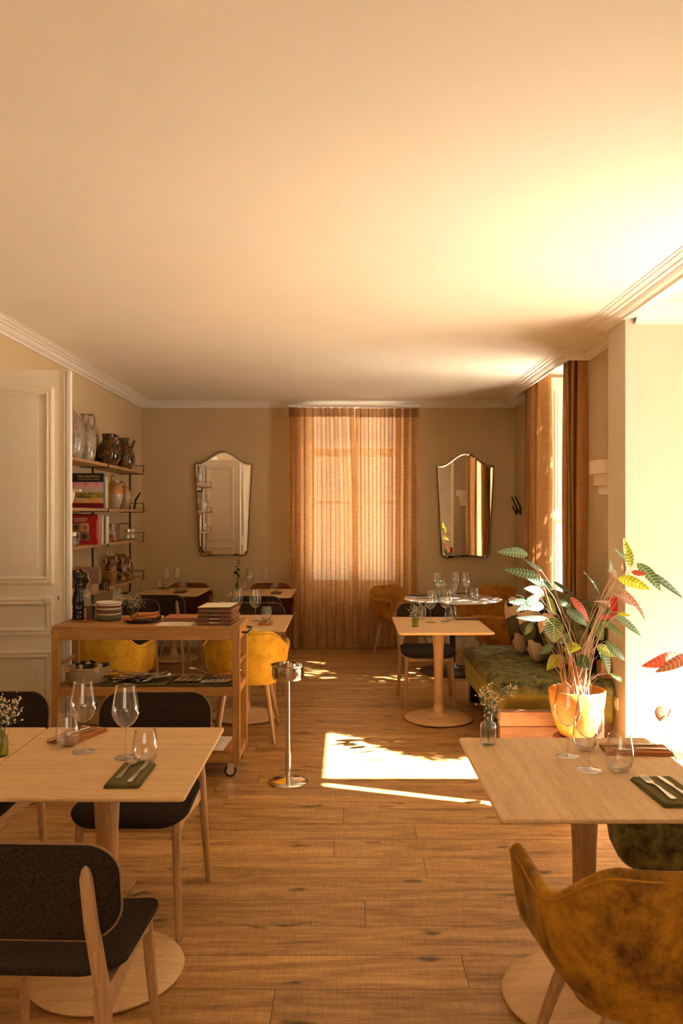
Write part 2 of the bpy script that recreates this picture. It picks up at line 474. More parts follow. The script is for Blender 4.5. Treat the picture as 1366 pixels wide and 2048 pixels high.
M['leaf_y'] = leaf_mat('yellow_green_leaf', (0.10, 0.13, 0.015), (0.50, 0.52, 0.10), (0.75, 0.80, 0.03), trans=0.55)
M['leaf_r'] = leaf_mat('red_underside_leaf', (0.40, 0.07, 0.045), (0.55, 0.16, 0.09), (0.70, 0.10, 0.04), trans=0.45)
M['leaf_p'] = leaf_mat('pink_brown_leaf', (0.18, 0.09, 0.045), (0.42, 0.24, 0.15), (0.45, 0.16, 0.06), trans=0.35)
M['leaf_e'] = plain('eucalyptus_leaf', (0.10, 0.15, 0.10), 0.6, c2=(0.20, 0.26, 0.19), scale=40)
M['bloom'] = plain('dried_white_bloom', (0.75, 0.64, 0.45), 0.9)
M['dark_leaf'] = plain('dark_eucalyptus', (0.02, 0.028, 0.02), 0.7)

# ------------------------------------------------------------------ the room
XL, XR, YB = -2.46, 2.06, 9.82
ZC = 2.96
def boxes(name, mat, lst, bevel=0, parent=None):
    mb = MB()
    for b in lst: mb.box(*b)
    return mb.build(name, mat, parent, smooth=False, bevel=bevel)

def sweep(mb, path, prof, closed=False):
    """profile (outward, height) carried along a plan path, mitred; outward = right of travel"""
    n = len(path); P = [Vector(p) for p in path]
    rings = []
    for i in range(n):
        if closed or 0 < i < n-1:
            a = (P[i] - P[(i-1) % n]).normalized(); b = (P[(i+1) % n] - P[i]).normalized()
        elif i == 0: a = b = (P[1] - P[0]).normalized()
        else: a = b = (P[-1] - P[-2]).normalized()
        na, nb = Vector((a.y, -a.x)), Vector((b.y, -b.x))
        m = (na + nb)
        m = m / max(0.2, m.dot(na)) if m.length > 1e-4 else na
        rings.append([(P[i].x + m.x*o, P[i].y + m.y*o, z) for o, z in prof])
    vs = [p for r in rings for p in r]
    k = len(prof); fs = []
    for i in range(n if closed else n-1):
        j = (i+1) % n
        for q in range(k-1):
            fs.append((i*k+q, j*k+q, j*k+q+1, i*k+q+1))
    if not closed:
        fs.append(tuple(range(k))); fs.append(tuple(reversed(range((n-1)*k, n*k))))
    mb.add(vs, fs)

struct(boxes('floor', M['floor'], [(-4.2, 3.0, -2.45, 10.15, -0.12, 0)]))
struct(boxes('floor_alcove', M['stone'], [(1.862, 2.85, .5, 5.37, 0, .012)]))
struct(boxes('ceiling', M['ceiling'], [(-2.7, 1.88, -2.45, 10.15, ZC, ZC+.2), (1.88, 3.1, 5.37, 6.80, ZC, ZC+.2),
       (1.88, 3.1, 8.87, 10.15, ZC, ZC+.2), (1.88, 2.6, 6.80, 8.87, 3.06, ZC+.2), (1.88, 3.1, -2.45, .5, ZC, ZC+.2),
       (1.88, 3.1, .5, 5.37, 3.0, ZC+.2), (-4.3, -2.62, 3.0, 6.6, 2.8, 2.95)]))
struct(boxes('wall_left', M['wall'], [(-2.62, XL, -2.45, 4.12, 0, ZC), (-2.62, XL, 5.37, 10.1, 0, ZC), (-2.62, XL, 4.12, 5.37, 2.58, ZC)]))
struct(boxes('wall_back', M['wall'], [(-2.62, -.44, YB, 10.12, 0, ZC), (.68, 2.5, YB, 10.12, 0, ZC), (-.44, .68, YB, 10.12, 0, .70), (-.44, .68, YB, 10.12, 2.86, ZC)]))
struct(boxes('wall_right', M['wall'], [(XR, 2.45, 5.72, 6.95, 0, ZC), (XR, 2.45, 8.45, 10.0, 0, ZC), (XR, 2.45, 6.95, 8.45, 0, .4), (XR, 2.45, 6.80, 6.95, ZC, 3.1), (XR, 2.45, 8.45, 8.87, ZC, 3.1)]))
struct(boxes('wall_alcove_end', M['pier'], [(1.862, 3.0, 5.37, 5.72, 0, 3.0)]))
struct(boxes('wall_alcove', M['pier'], [(2.85, 3.0, .35, 3.70, 0, 3.1), (2.85, 3.0, 5.02, 5.37, 0, 3.1), (2.85, 3.0, 3.70, 5.02, 0, .12), (2.85, 3.0, 3.70, 5.02, 2.76, 3.1),
       (1.862, 2.85, .35, .5, 0, 3.0)]))
struct(boxes('wall_right_near', M['wall'], [(1.862, 2.0, -2.45, .35, 0, ZC)]))
struct(boxes('wall_rear', M['wall'], [(-2.6, -1.4, -2.45, -2.25, 0, ZC), (1.4, 2.0, -2.45, -2.25, 0, ZC), (-1.4, 1.4, -2.45, -2.25, 0, .9), (-1.4, 1.4, -2.45, -2.25, 2.6, ZC)]))
struct(boxes('wall_hallway', M['wall'], [(-4.2, -4.05, 3.0, 6.5, 0, 2.8), (-4.2, -2.62, 2.95, 3.1, 0, 2.8), (-4.2, -2.62, 6.4, 6.55, 0, 2.8)]))
struct(boxes('trim_1', M['white'], [(1.862, 1.92, .5, 5.37, 2.90, 3.0)]), 'white lintel over the sunlit alcove')

crown = [(0, 2.893), (.016, 2.893), (.018, 2.908), (.030, 2.910), (.048, 2.917), (.062, 2.929), (.066, 2.936), (.092, 2.936),
         (.094, 2.944), (.112, 2.946), (.128, 2.951), (.130, 2.956), (.150, 2.956), (.150, ZC+.004)]
mb = MB()
sweep(mb, [(XL, -2.25), (XL, YB), (XR, YB), (XR, 8.87), (1.88, 8.87), (1.88, 6.80), (XR, 6.80), (XR, 5.72), (1.862, 5.72), (1.862, -2.25)], crown)
struct(mb.build('trim_2', M['white'], smooth=False), 'stepped white crown moulding around the ceiling')
struct(boxes('trim_3', M['white'], [(1.88, 1.90, 6.80, 8.87, 2.905, 3.06)]), 'white curtain pelmet board')
mb = MB()
sweep(mb, [(2.85, 5.37), (1.92, 5.37)][::-1], [(0, 2.86), (.02, 2.86), (.025, 2.89), (.05, 2.91), (.07, 2.94), (.09, 2.945), (.10, 2.97), (.13, 2.975), (.13, 3.0)])
# travel +X keeps the profile facing the camera
struct(mb.build('trim_4', M['white'], smooth=False), 'white crown moulding inside the alcove')
base = [(0, 0), (.016, 0), (.016, .085), (.012, .105), (0, .112)]
def skirting(name, path, mat=M['white']):
    mb = MB(); sweep(mb, path, base); return struct(mb.build(name, mat, smooth=False))
skirting('baseboard_left', [(XL, 5.45), (XL, YB), (XL+.001, YB)][:2])
skirting('baseboard_back', [(XL, YB), (XR, YB)])
skirting('baseboard_right', [(XR, YB), (XR, 5.72), (1.862, 5.72), (1.862, 5.37), (2.85, 5.37)])
skirting('baseboard_left_near', [(XL, -2.25), (XL, 4.0)])

# window_1: tall casement behind the sheer curtains
def casement(name, x0, x1, z0, z1, y, transom, nh, depth=.06, mull=True, st=.055):
    f = MB()
    f.box(x0, x0+st, y, y+depth, z0, z1); f.box(x1-st, x1, y, y+depth, z0, z1)
    f.box(x0+st, x1-st, y, y+depth, z0, z0+.09); f.box(x0+st, x1-st, y, y+depth, z1-st, z1)
    xm = (x0+x1)/2
    if mull: f.box(xm-.055, xm+.055, y+.001, y+depth-.001, z0+.09, z1-st)
    if transom: f.box(x0+st, x1-st, y+.002, y+depth-.002, transom-.05, transom+.05)
    for z in nh: f.box(x0+st, x1-st, y+.015, y+depth-.015, z-.014, z+.014)
    o = f.build(name, M['white'], smooth=False)
    p = MB(); p.box(x0+st, x1-st, y+depth/2-.002, y+depth/2+.002, z0+.09, z1-st)
    p.build('pane', M['pane'], o, smooth=False)
    return o
struct(casement('window_1', -.44, .68, .70, 2.86, 9.98, 2.36, [1.75]))
# window_2 in the right wall, window_3 in the alcove: built across X then turned to face the room
def turn(o, x):
    o.location = (x, 0, 0); o.rotation_euler = (0, 0, PI/2); return o
w2 = struct(casement('window_2', 6.95, 8.45, .40, 3.05, -.03, 0, [1.3], mull=True)); turn(w2, 2.42)
w3 = struct(casement('window_3', 3.70, 5.02, .12, 2.76, -.03, 0, [], mull=False, st=.03)); turn(w3, 2.93)
w4 = struct(casement('window_4', -1.4, 1.4, .9, 2.6, -2.36, 0, []))

# folded inner shutter leaf standing in the reveal of window_2
def panel_leaf(name, w, h, t, panels, parent=None, mat=None):
    """leaf standing on z=0, x 0..w, y 0..t, raised panels on both faces; panels = (x0,x1,z0,z1)"""
    mb = MB(); mb.box(0, w, 0, t, 0, h)
    prof = [(0, 0), (.006, .012), (.018, .016), (.026, .008), (.034, .008), (.040, .018), (.050, .014), (.060, .001)]
    for (a, b, c, d) in panels:
        for s in (0, 1):
            rings = []
            for (ins, out) in prof:
                y = -out if s == 0 else t + out
                rings.append([(a+ins, y, c+ins), (b-ins, y, c+ins), (b-ins, y, d-ins), (a+ins, y, d-ins)])
            vs = [p for r in rings for p in r]; fs = []
            for i in range(len(prof)-1):
                for q in range(4):
                    q2 = (q+1) % 4; f = (i*4+q, i*4+q2, (i+1)*4+q2, (i+1)*4+q)
                    fs.append(f if s == 0 else tuple(reversed(f)))
            mb.add(vs, fs)
            e = .105
            if b-a > .26 and d-c > .26:
                y0, y1 = (-.008, .0) if s == 0 else (t, t+.008)
                mb.box(a+e, b-e, y0, y1, c+e, d-e)
            mb2 = None
    return mb.build(name, mat or M['door'], parent, smooth=False)
sh = panel_leaf('window_shutter', .33, 2.56, .03, [(.04, .29, .1, 1.1), (.04, .29, 1.2, 2.44)], mat=M['white'])
sh.location = (2.085, 8.22, .43); tag(sh, 'white panelled inner shutter leaf folded open in the window reveal, streaked with sun', 'shutter')
mb = MB(); mb.sphere((.018, -.016, 1.36), .013, 8, 6); mb.build('knob', M['dark_steel'], sh)

# the open door leaf
dl = panel_leaf('door_1', .635, 2.55, .042, [(.035, .535, 1.13, 2.44), (.035, .535, .79, 1.05), (.035, .535, .12, .70)])
dl.location = (XL+.005, 5.30, 0.006); dl.rotation_euler = (0, 0, math.radians(7)); struct(dl, 'cream panelled door leaf standing open')
mb = MB(); mb.box(.597, .612, -.012, 0, 0, 2.55); mb.box(.617, .643, -.016, .046, 0, 2.55); mb.build('astragal', M['white'], dl, smooth=False, bevel=.003)
mb = MB(); mb.lathe([(0, 0), (.012, .0), (.010, .02), (.010, .03), (.026, .036), (.031, .05), (.028, .062), (.014, .070), (0, .071)], 16)
k = mb.build('door_knob', M['white'], dl); k.location = (.50, 0, 1.035); k.rotation_euler = (PI/2, 0, 0); k['label'] = 'white oval porcelain door knob'
mb = MB(); mb.box(.548, .578, -.003, 0, 1.015, 1.065); kp = mb.build('keyhole_plate', M['door'], dl, smooth=False)
mb = MB(); mb.lathe([(0, 0), (.005, 0), (.005, .002), (0, .002)], 10); kh = mb.build('keyhole', M['black_metal'], kp); kh.location = (.563, -.003, 1.045); kh.rotation_euler = (PI/2, 0, 0)
mb = MB(); mb.box(.560, .566, -.005, -.003, 1.026, 1.044); mb.build('keyhole', M['black_metal'], kp, smooth=False)
d2 = panel_leaf('door_2', .62, 2.55, .042, [(.06, .56, 1.13, 2.44), (.06, .56, .79, 1.05), (.06, .56, .12, .70)])
d2.location = (XL+.005, 4.14, .006); d2.rotation_euler = (0, 0, math.radians(-14)); struct(d2, 'second cream panelled door leaf')
struct(boxes('trim_5', M['white'], [(XL, XL+.02, 3.99, 4.12, 0, 2.70), (XL, XL+.02, 5.37, 5.47, 0, 2.70), (XL, XL+.02, 4.12, 5.37, 2.58, 2.70)], bevel=.005), 'white door casing')

# outside: sunlit paving and a leafy tree beside the right-hand window
ground = boxes('terrace_ground', plain('sunlit_paving', (0.72, 0.68, 0.62), 0.9, c2=(0.76, 0.72, 0.66), scale=3), [(2.7, 16, -8, 18, -.30, -.15)])
struct(ground)
gb = boxes('street_ground', plain('street_paving', (0.5, 0.45, 0.38), 0.9), [(-6, 2.7, 10.2, 18, -.30, -.15)]); struct(gb)
scr = boxes('sun_block_screen', M['white'], [(3.13, 4.6, 3.72, 3.76, -.15, 3.03)])  # unseen board added to cut the near edge of the sun patch
tag(scr, 'added unseen sun-blocking screen standing outside the alcove window', 'screen')
rng = random.Random(5)
mb = MB()
for i in range(5200):
    c = Vector((rng.uniform(3.2, 4.6), rng.uniform(5.9, 8.1), rng.uniform(1.0, 4.9)))
    if (c - Vector((3.9, 7.0, 3.0))).length > 2.1: continue
    s = rng.uniform(.09, .17)
    R = Euler((rng.uniform(-1.2, 1.2), rng.uniform(-1.2, 1.2), rng.uniform(0, 6.3))).to_matrix()
    mb.add([c + R @ Vector(p)*s for p in [(-.5, 0, 0), (0, -.28, .05), (.9, 0, 0), (0, .28, .05)]], [(0, 1, 2, 3)])
tr = thing('garden_tree', 'leafy tree growing outside the right window', 'tree', (0, 0, 0))
mb.build('foliage', M['leaf_d'], tr, smooth=False)['kind'] = 'stuff'
mb = MB(); mb.tube([(3.9, 7, -.2), (3.92, 7.02, 1.2), (3.85, 7.05, 2.8), (4.0, 7.1, 4.0)], [.07, .06, .045, .02], 8); mb.build('trunk', M['leg'], tr)

sb = thing('sun_block_shrub', 'added unseen shrub cutting the sun outside the alcove window', 'shrub', (0, 0, 0))  # unseen leaf mass added to shade part of the sunlit floor
def edge_y(z):  # leaf outline shaped to give the wanted shadow edge
    P = [(1.3, 4.62), (2.0, 4.62), (2.16, 4.58), (2.4, 4.36), (2.6, 4.32), (2.8, 4.52), (3.04, 4.76), (3.3, 4.80)]
    for (a, b), (c, d) in zip(P[:-1], P[1:]):
        if a <= z <= c: return b + (d-b)*(z-a)/(c-a)
    return 5
mb = MB(); r2 = random.Random(21)
for i in range(2600):
    z = r2.uniform(1.35, 3.2); x = r2.uniform(3.28, 3.62); y = r2.uniform(4.25, 4.84)
    if y < edge_y(z + (x-3.4)*-.886) + r2.uniform(-.02, .06): continue
    s_ = r2.uniform(.05, .11)
    R_ = Euler((r2.uniform(-.9, .9), r2.uniform(-1.2, .3), r2.uniform(0, 6.3))).to_matrix()
    c = Vector((x, y + (x-3.4)*-.339*0, z))
    mb.add([c + R_ @ Vector(p)*s_ for p in [(-.6, 0, 0), (-.1, -.28, .03), (1.0, 0, 0), (-.1, .28, .03)]], [(0, 1, 2, 3)])
mb.build('foliage', M['leaf_d'], sb, smooth=False)['kind'] = 'stuff'
mb = MB(); mb.tube([(3.45, 4.62, -.2), (3.46, 4.64, 1.0), (3.42, 4.60, 2.0), (3.45, 4.6, 3.0)], [.03, .025, .02, .008], 8); mb.build('trunk', M['leg'], sb)

# ------------------------------------------------------------------ curtains
def sheer(x0, x1, y, z0, z1, folds, amp, seed):
    r = random.Random(seed); ph = [r.uniform(0, 6.28) for _ in range(4)]
    def fn(u, v):
        x = x0 + (x1-x0)*u
        z = z1 + (z0-z1)*v
        a = amp*(0.75 + 0.35*math.sin(3*u*PI + ph[0]))*(1 - .18*v)
        yy = y + a*math.sin(folds*2*PI*u + .5*math.sin(v*2.6 + ph[1])) + .012*v*math.sin(folds*PI*u*1.3 + ph[2])
        x += .013*math.sin(folds*4*PI*u + ph[3]) + .012*v*math.sin(5*u + ph[1])
        return (x, yy, z)
    return fn
def curtain_panel(label, x0, x1, seed, folds, y=9.66, lap=0):
    t = thing('sheer_curtain', label, 'curtain', (0, 0, 0), group='sheer curtains over the back window')
    f0_ = sheer(x0, x1, y, .015, 2.765, folds, .040, seed)
    fn = lambda u, v: (f0_(u, v)[0] + lap*u*u*min(1, v*3), f0_(u, v)[1], f0_(u, v)[2])
    mb = MB(); mb.grid(fn, 150, 24); mb.build('curtain_cloth', M['linen_sheer'], t, angle=80)
    mb = MB()
    mb.grid(lambda u, v: (fn(u, 0)[0], fn(u, 0)[1], 2.872 + (2.762-2.872)*v), 150, 2)
    mb.build('heading_tape', M['linen_head'], t, angle=80)
    return t
curtain_panel('left sheer tan linen curtain hanging in front of the back window', -.655, .114, 3, 8, 9.64, .035)
curtain_panel('right sheer tan linen curtain, the one behind the amber armchair', .124, .885, 7, 8, 9.69)
mb = MB(); mb.box(-.67, .90, 9.58, 9.74, 2.874, 2.900); tag(mb.build('curtain_rail', M['white'], smooth=False), 'flat white curtain rail above the sheer curtains', 'rail')

def heavy(name_label, pts, z0, z1, seed):
    t = thing('linen_curtain', name_label, 'curtain', (0, 0, 0), group='heavy linen curtains at the right window')
    r = random.Random(seed)
    # a smooth line through the fold points
    P = [Vector((p[0], p[1], 0)) for p in pts]
    def cr(u):
        s = u*(len(P)-1); i = min(int(s), len(P)-2); f = s - i
        p0, p1, p2, p3 = P[max(i-1, 0)], P[i], P[i+1], P[min(i+2, len(P)-1)]
        return .5*((2*p1) + (p2-p0)*f + (2*p0-5*p1+4*p2-p3)*f*f + (3*p1-p0-3*p2+p3)*f**3)
    cen = sum((p for p in P), Vector())/len(P)
    def fn(u, v):
        q = cr(u)
        k = 1 + .07*math.sin(3.0*v + u*4)
        q = cen + (q - cen)*k
        return (q.x + .008*math.sin(6*v+9*u), q.y, z1 + (z0-z1)*v)
    mb = MB(); mb.grid(fn, len(P)*8, 16); mb.build('curtain_cloth', M['linen_heavy'], t, angle=80)
    return t
near = [(2.035, 6.84)]
heavy('amber brown linen curtain gathered at the near side of the right window',
      [(2.045, 6.83), (1.975, 6.84), (1.965, 6.86), (1.99, 6.95), (1.95, 6.88), (1.935, 6.90), (1.985, 7.00), (1.925, 6.94), (1.915, 6.97), (1.985, 7.07), (1.915, 7.03), (1.91, 7.07), (2.0, 7.14), (1.92, 7.12), (1.93, 7.17)], .02, 3.03, 1)
heavy('amber brown linen curtain gathered at the far side of the right window',
      [(2.045, 8.02), (2.01, 8.03), (1.965, 8.12), (1.935, 8.15), (1.97, 8.22), (1.925, 8.24), (1.915, 8.28), (1.97, 8.34), (1.912, 8.36), (1.91, 8.40), (1.97, 8.46), (1.912, 8.48), (1.91, 8.54), (1.98, 8.62), (1.93, 8.68)], .02, 3.03, 2)

# ------------------------------------------------------------------ mirrors
def mirror_outline(hs, hb, zs, zt, zb, grow=0.0):
    pts = []
    n = 22
    for i in range(n+1):     # top edge right to left
        u = 1 - 2*i/n; a = abs(u)
        z = zs + (zt-zs)*(.5+.5*math.cos(PI*min(1, a*1.08)))
        if a > .92: z = zs + .004*(a-.92)/.08
        pts.append((u*(hs+grow), z + grow*.9))
    r = .075
    # left side down to rounded corner
    for k in range(9):
        a = PI + k/8*PI/2
        pts.append((-(hb+grow) + r + r*math.cos(a), zb-grow + r + r*math.sin(a)))
    for k in range(1, 8):
        u = -1 + 2*k/8
        pts.append((u*(hb-r), zb - grow + .014*math.cos(u*PI/2)))
    for k in range(9):
        a = 1.5*PI + k/8*PI/2
        pts.append(((hb+grow) - r + r*math.cos(a), zb-grow + r + r*math.sin(a)))
    return pts
def wall_mirror(x, zs, zt, zb, label, tilt, yaw):
    t = thing('wall_mirror', label, 'mirror', (x, YB-.012, zb), group='shaped mirrors on the back wall', rot=(tilt, 0, yaw))
    g = mirror_outline(.338, .288, zs-zb, zt-zb, 0, 0)
    fr = mirror_outline(.338, .288, zs-zb, zt-zb, 0, .008)
    def pr(out, y0, y1):
        mb = MB(); n = len(out)
        mb.add([(p[0], y0, p[1]) for p in out] + [(p[0], y1, p[1]) for p in out],
               [tuple(range(n)), tuple(reversed(range(n, 2*n)))] + [(i, n+i, n+(i+1) % n, (i+1) % n) for i in range(n)])
        return mb
    pr(fr, -.030, -.006).build('frame', M['mirror_edge'], t, smooth=False)
    # glass with a slim ground bevel
    mb = MB(); n = len(g); c = Vector((0, (zt-zb)*.5))
    def shrink(p, d):
        v = Vector(p) - c; return c + v*(1 - d/v.length)
    inner = [shrink(p, .018) for p in g]
    mb.add([(p[0], -.031, p[1]) for p in g] + [(p[0], -.0335, p[1]) for p in inner],
           [(i, (i+1) % n, n+(i+1) % n, n+i) for i in range(n)] + [tuple(range(n, 2*n))])
    mb.build('mirror_glass', M['mirror'], t, smooth=False)
    return t
wall_mirror(-1.462, 2.205, 2.355, 1.105, 'tall shield-shaped mirror reflecting the panelled door', 0, 0)
wall_mirror(1.462, 2.180, 2.335, 1.080, 'tall shield-shaped mirror reflecting the curtains and the wall light', 0, 0)

# ------------------------------------------------------------------ plaster wall light, hooks, socket, call point
mb = thing('wall_light', 'pale plaster wall light of three stacked half round tiers', 'wall light', (XR, 6.12, 1.75))
for (r, z0, z1) in ((.205, .155, .255), (.172, .070, .158), (.138, 0, .072)):
    s = MB(); s.lathe([(0, z0), (r, z0), (r, z1), (r-.012, z1), (r-.012, z0+.012), (0, z0+.012)], 28, a0=PI/2, a1=1.5*PI, sx=1, sy=1)
    s.build('tier', plain('plaster', (.70, .60, .47), .85) if 'plaster' not in bpy.data.materials else bpy.data.materials['plaster'], mb, smooth=False)
for i, y in enumerate((9.42, 9.62)):
    t = thing('coat_hook', 'black forked coat hook on the right wall %s' % ('nearer the curtain' if i == 0 else 'nearest the corner of the room'), 'hook', (XR, y, 1.60), group='black coat hooks beside the curtain')
    s = MB(); s.tube([(-.012, 0, .0), (-.016, 0, .09), (-.075, 0, .21)], [.010, .011, .008], 6); s.build('upper_prong', M['black_metal'], t)
    s = MB(); s.tube([(-.012, 0, .0), (-.03, 0, .03), (-.055, 0, .075), (-.058, 0, .10)], [.010, .010, .009, .008], 6); s.build('lower_prong', M['black_metal'], t)
t = thing('wall_socket', 'small cream wall socket low on the pier beside the plant', 'socket', (1.862, 5.54, .27))
s = MB(); s.box(-.012, 0, -.042, .042, 0, .085); s.build('plate', M['white'], t, smooth=False, bevel=.003)
s = MB(); s.box(-.016, -.012, -.022, .022, .02, .065); s.build('socket_face', M['paper_white'], t, smooth=False, bevel=.002)
t = thing('alarm_call_point', 'small red fire alarm call point on the pier behind the leaves', 'alarm', (1.862, 5.56, .94))
s = MB(); s.box(-.045, 0, -.045, .045, 0, .095); s.build('housing', plain('alarm_red', (.62, .02, .015), .35), t, smooth=False, bevel=.005)
s = MB(); s.box(-.047, -.045, -.022, .022, .025, .07); s.build('glass_plate', M['paper_white'], t, smooth=False)

# ------------------------------------------------------------------ furniture builders
def rrect(w, d, r, n=6, cx=0, cy=0):
    pts = []
    for (sx, sy, a0) in ((1, 1, 0), (-1, 1, PI/2), (-1, -1, PI), (1, -1, 1.5*PI)):
        for k in range(n+1):
            a = a0 + k/n*PI/2
            pts.append((cx + sx*(w/2-r) + r*math.cos(a), cy + sy*(d/2-r) + r*math.sin(a)))
    return pts
def slab(mb, out, fn, K=6):
    """sheet bounded by `out`, fn(x, y, t) maps to 3-D with t=1 the top face and t=0 the bottom; rounded edge"""
    n = len(out); cx = sum(p[0] for p in out)/n; cy_ = sum(p[1] for p in out)/n
    vs = []; fs = []
    vs.append(fn(cx, cy_, 1)); vs.append(fn(cx, cy_, 0))
    def ring(s, t): 
        i0 = len(vs)
        for p in out: vs.append(fn(cx+(p[0]-cx)*s, cy_+(p[1]-cy_)*s, t))
        return i0
    top = [ring(k/K*.985, 1) for k in range(1, K+1)]
    mid = ring(1.0, .5)
    bot = [ring(k/K*.985, 0) for k in range(K, 0, -1)]
    seq = top + [mid] + bot
    for i in range(n):
        j = (i+1) % n
        fs.append((0, top[0]+i, top[0]+j)); fs.append((1, bot[-1]+j, bot[-1]+i))
        for a, b in zip(seq[:-1], seq[1:]): fs.append((a+i, b+i, b+j, a+j))
    mb.add(vs, fs)

def side_chair(label, loc, rz, group=None):
    t = thing('side_chair', label, 'chair', loc, rz, group)
    s = MB(); o = rrect(.46, .45, .095, 7, 0, .01)
    def seat(x, y, q):
        w = 1 - .05*(.23 - y)/.45
        z = .452 + .030*(x/.23)**2*.55 + (.020 if y < -.12 else 0)*((-.12-y)/.1)**1 - .016*max(0, (y-.13)/.1)**2
        return (x*w, y, z - .020*(1-q))
    slab(s, o, seat); s.build('seat', M['felt'], t, angle=60)
    s = MB(); o = rrect(.485, .245, .085, 8, 0, .695)
    def back(x, z, q):
        y = -.265 + .62*x*x - (z-.58)*.16 - .016*(1-q)
        return (x, y, z)
    slab(s, o, back); bk = s.build('backrest', M['felt'], t, angle=60)
    s = MB()                                        # pale plywood edge line round the backrest
    oo = rrect(.489, .249, .087, 8, 0, .695)
    s.tube([back(p[0], p[1], .5) for p in oo] + [back(oo[0][0], oo[0][1], .5)], .0034, 5); s.build('plywood_edge', M['ply_edge'], bk)
    for sx in (-1, 1):
        s = MB(); s.tube([(sx*.205, .235, 0), (sx*.19, .20, .25), (sx*.183, .178, .428)], [.0125, .0165, .018], 10); s.build('leg', M['leg'], t)
        s = MB(); s.tube([(sx*.232, -.275, 0), (sx*.216, -.25, .25), (sx*.200, -.262, .46), (sx*.180, -.278, .62), (sx*.172, -.291, .735), (sx*.171, -.291, .757), (sx*.171, -.290, .766)],
                         [.0125, .017, .0195, .0185, .0165, .011, .003], 10); s.build('leg', M['leg'], t)
        s = MB(); s.add([(sx*.197, .19, .43), (sx*.197, -.255, .43), (sx*.205, -.255, .365), (sx*.20, .10, .40), (sx*.193, .19, .365),
                         (sx*.172, .19, .43), (sx*.172, -.255, .43), (sx*.180, -.255, .365), (sx*.175, .10, .40), (sx*.168, .19, .365)],
                        [(0, 1, 2, 3, 4), (9, 8, 7, 6, 5), (0, 5, 6, 1), (1, 6, 7, 2), (2, 7, 8, 3), (3, 8, 9, 4), (4, 9, 5, 0)])
        s.build('side_rail', M['leg'], t, smooth=False)
    s = MB(); s.box(-.185, .185, .155, .18, .385, .43); s.build('cross_rail', M['leg'], t, smooth=False, bevel=.003)
    return t

def armchair(label, loc, rz, group=None, vel='amber'):
    t = thing('armchair', label, 'armchair', loc, rz, group)
    def plan(b, rx, ry, fy):
        psi = abs(b)*120; sg = 1 if b >= 0 else -1
        if psi <= 90:
            a = math.radians(psi); e = 2/2.5
            return Vector((sg*rx*math.sin(a)**e, -ry*math.cos(a)**e, 0))
        return Vector((sg*rx, fy*(psi-90)/30, 0))
    def rimz(b):
        a = abs(b)
        f = min(1, max(0, (a-.22)/.42)); f = f*f*(3-2*f)
        z = .795 - .115*f
        if a > .965: z -= .02*((a-.965)/.035)**2
        return z
    nb = 56; secs = []
    for i in range(nb+1):
        b = -1 + 2*i/nb
        ex = .5 - .3*max(0, (abs(b)-.66)/.34); R = plan(b, .31, .272, .235); B = plan(b, .225, .215, .19); P = plan(b, .14, .13, .13)
        zr = rimz(b); S = []
        S.append(Vector((P.x, P.y, .405)))
        for k in range(8):
            v = k/7; f = v**ex
            q = B.lerp(R, f); q.z = .425 + (zr-.012-.425)*v
            if k == 0: q = B.lerp(R, 0); q.z = .418
            S.append(q)
        th = .034
        def inn(q, d): 
            l = Vector((q.x, q.y-.02, 0)); return Vector((q.x - l.x/l.length*d, q.y - l.y/l.length*d, q.z))
        top = S[-1]
        for (d, dz) in ((.006, .009), (.017, .013), (.028, .009)):
            q = inn(top, d); q.z = top.z + dz; S.append(q)
        for k in range(7, 1, -1):
            v = k/7; q = B.lerp(R, v**ex); q.z = .425 + (zr-.012-.425)*v
            S.append(inn(q, th + .012*(1-v)))
        q = inn(S[-1], .03); q.z = .44; S.append(q)
        secs.append(S)
    k = len(secs[0]); vs = [p for S in secs for p in S]; fs = []
    for i in range(nb):
        for q in range(k-1): fs.append((i*k+q, (i+1)*k+q, (i+1)*k+q+1, i*k+q+1))
    fs.append(tuple(range(k))); fs.append(tuple(reversed(range(nb*k, nb*k+k))))
    fs.append(tuple(i*k for i in range(nb, -1, -1)))
    mb = MB(); mb.add(vs, fs); sh = mb.build('shell', M[vel], t, angle=50)
    mb = MB()
    pts = [S[9] + Vector((0, 0, -.002)) for S in secs]
    pts = [Vector((S[8].x, S[8].y, S[8].z - .006))*1.0 for S in secs]
    mb.tube([(p.x*1.004, p.y*1.004, p.z) for p in pts], .0028, 6); mb.build('piping', M['amber_pipe'], sh)
    mb = MB(); o = rrect(.44, .43, .13, 7, 0, .015)
    slab(mb, o, lambda x, y, q: (x, y, (.478 - .02*(1-math.exp(-((x/.16)**2+(y/.16)**2))) + .012 if q > .9 else .452 if q > .3 else .412))); mb.build('seat_cushion', M[vel], t, angle=60)
    mb = MB()
    for a in (0, PI/2): mb.cbox((0, .03, .392), (.36, .035, .028), a + PI/4)
    mb.build('underframe', M['leg'], t, smooth=False, bevel=.003)
    for (tx, ty, fx, fy) in ((.155, .155, .235, .30), (-.155, .155, -.235, .30), (.14, -.11, .20, -.20), (-.14, -.11, -.20, -.20)):
        mb = MB(); mb.tube([(fx, fy, 0), (fx*.55+tx*.45, fy*.55+ty*.45, .2), (tx, ty, .415)], [.0115, .0165, .021], 10); mb.build('leg', M['leg'], t)
    return t

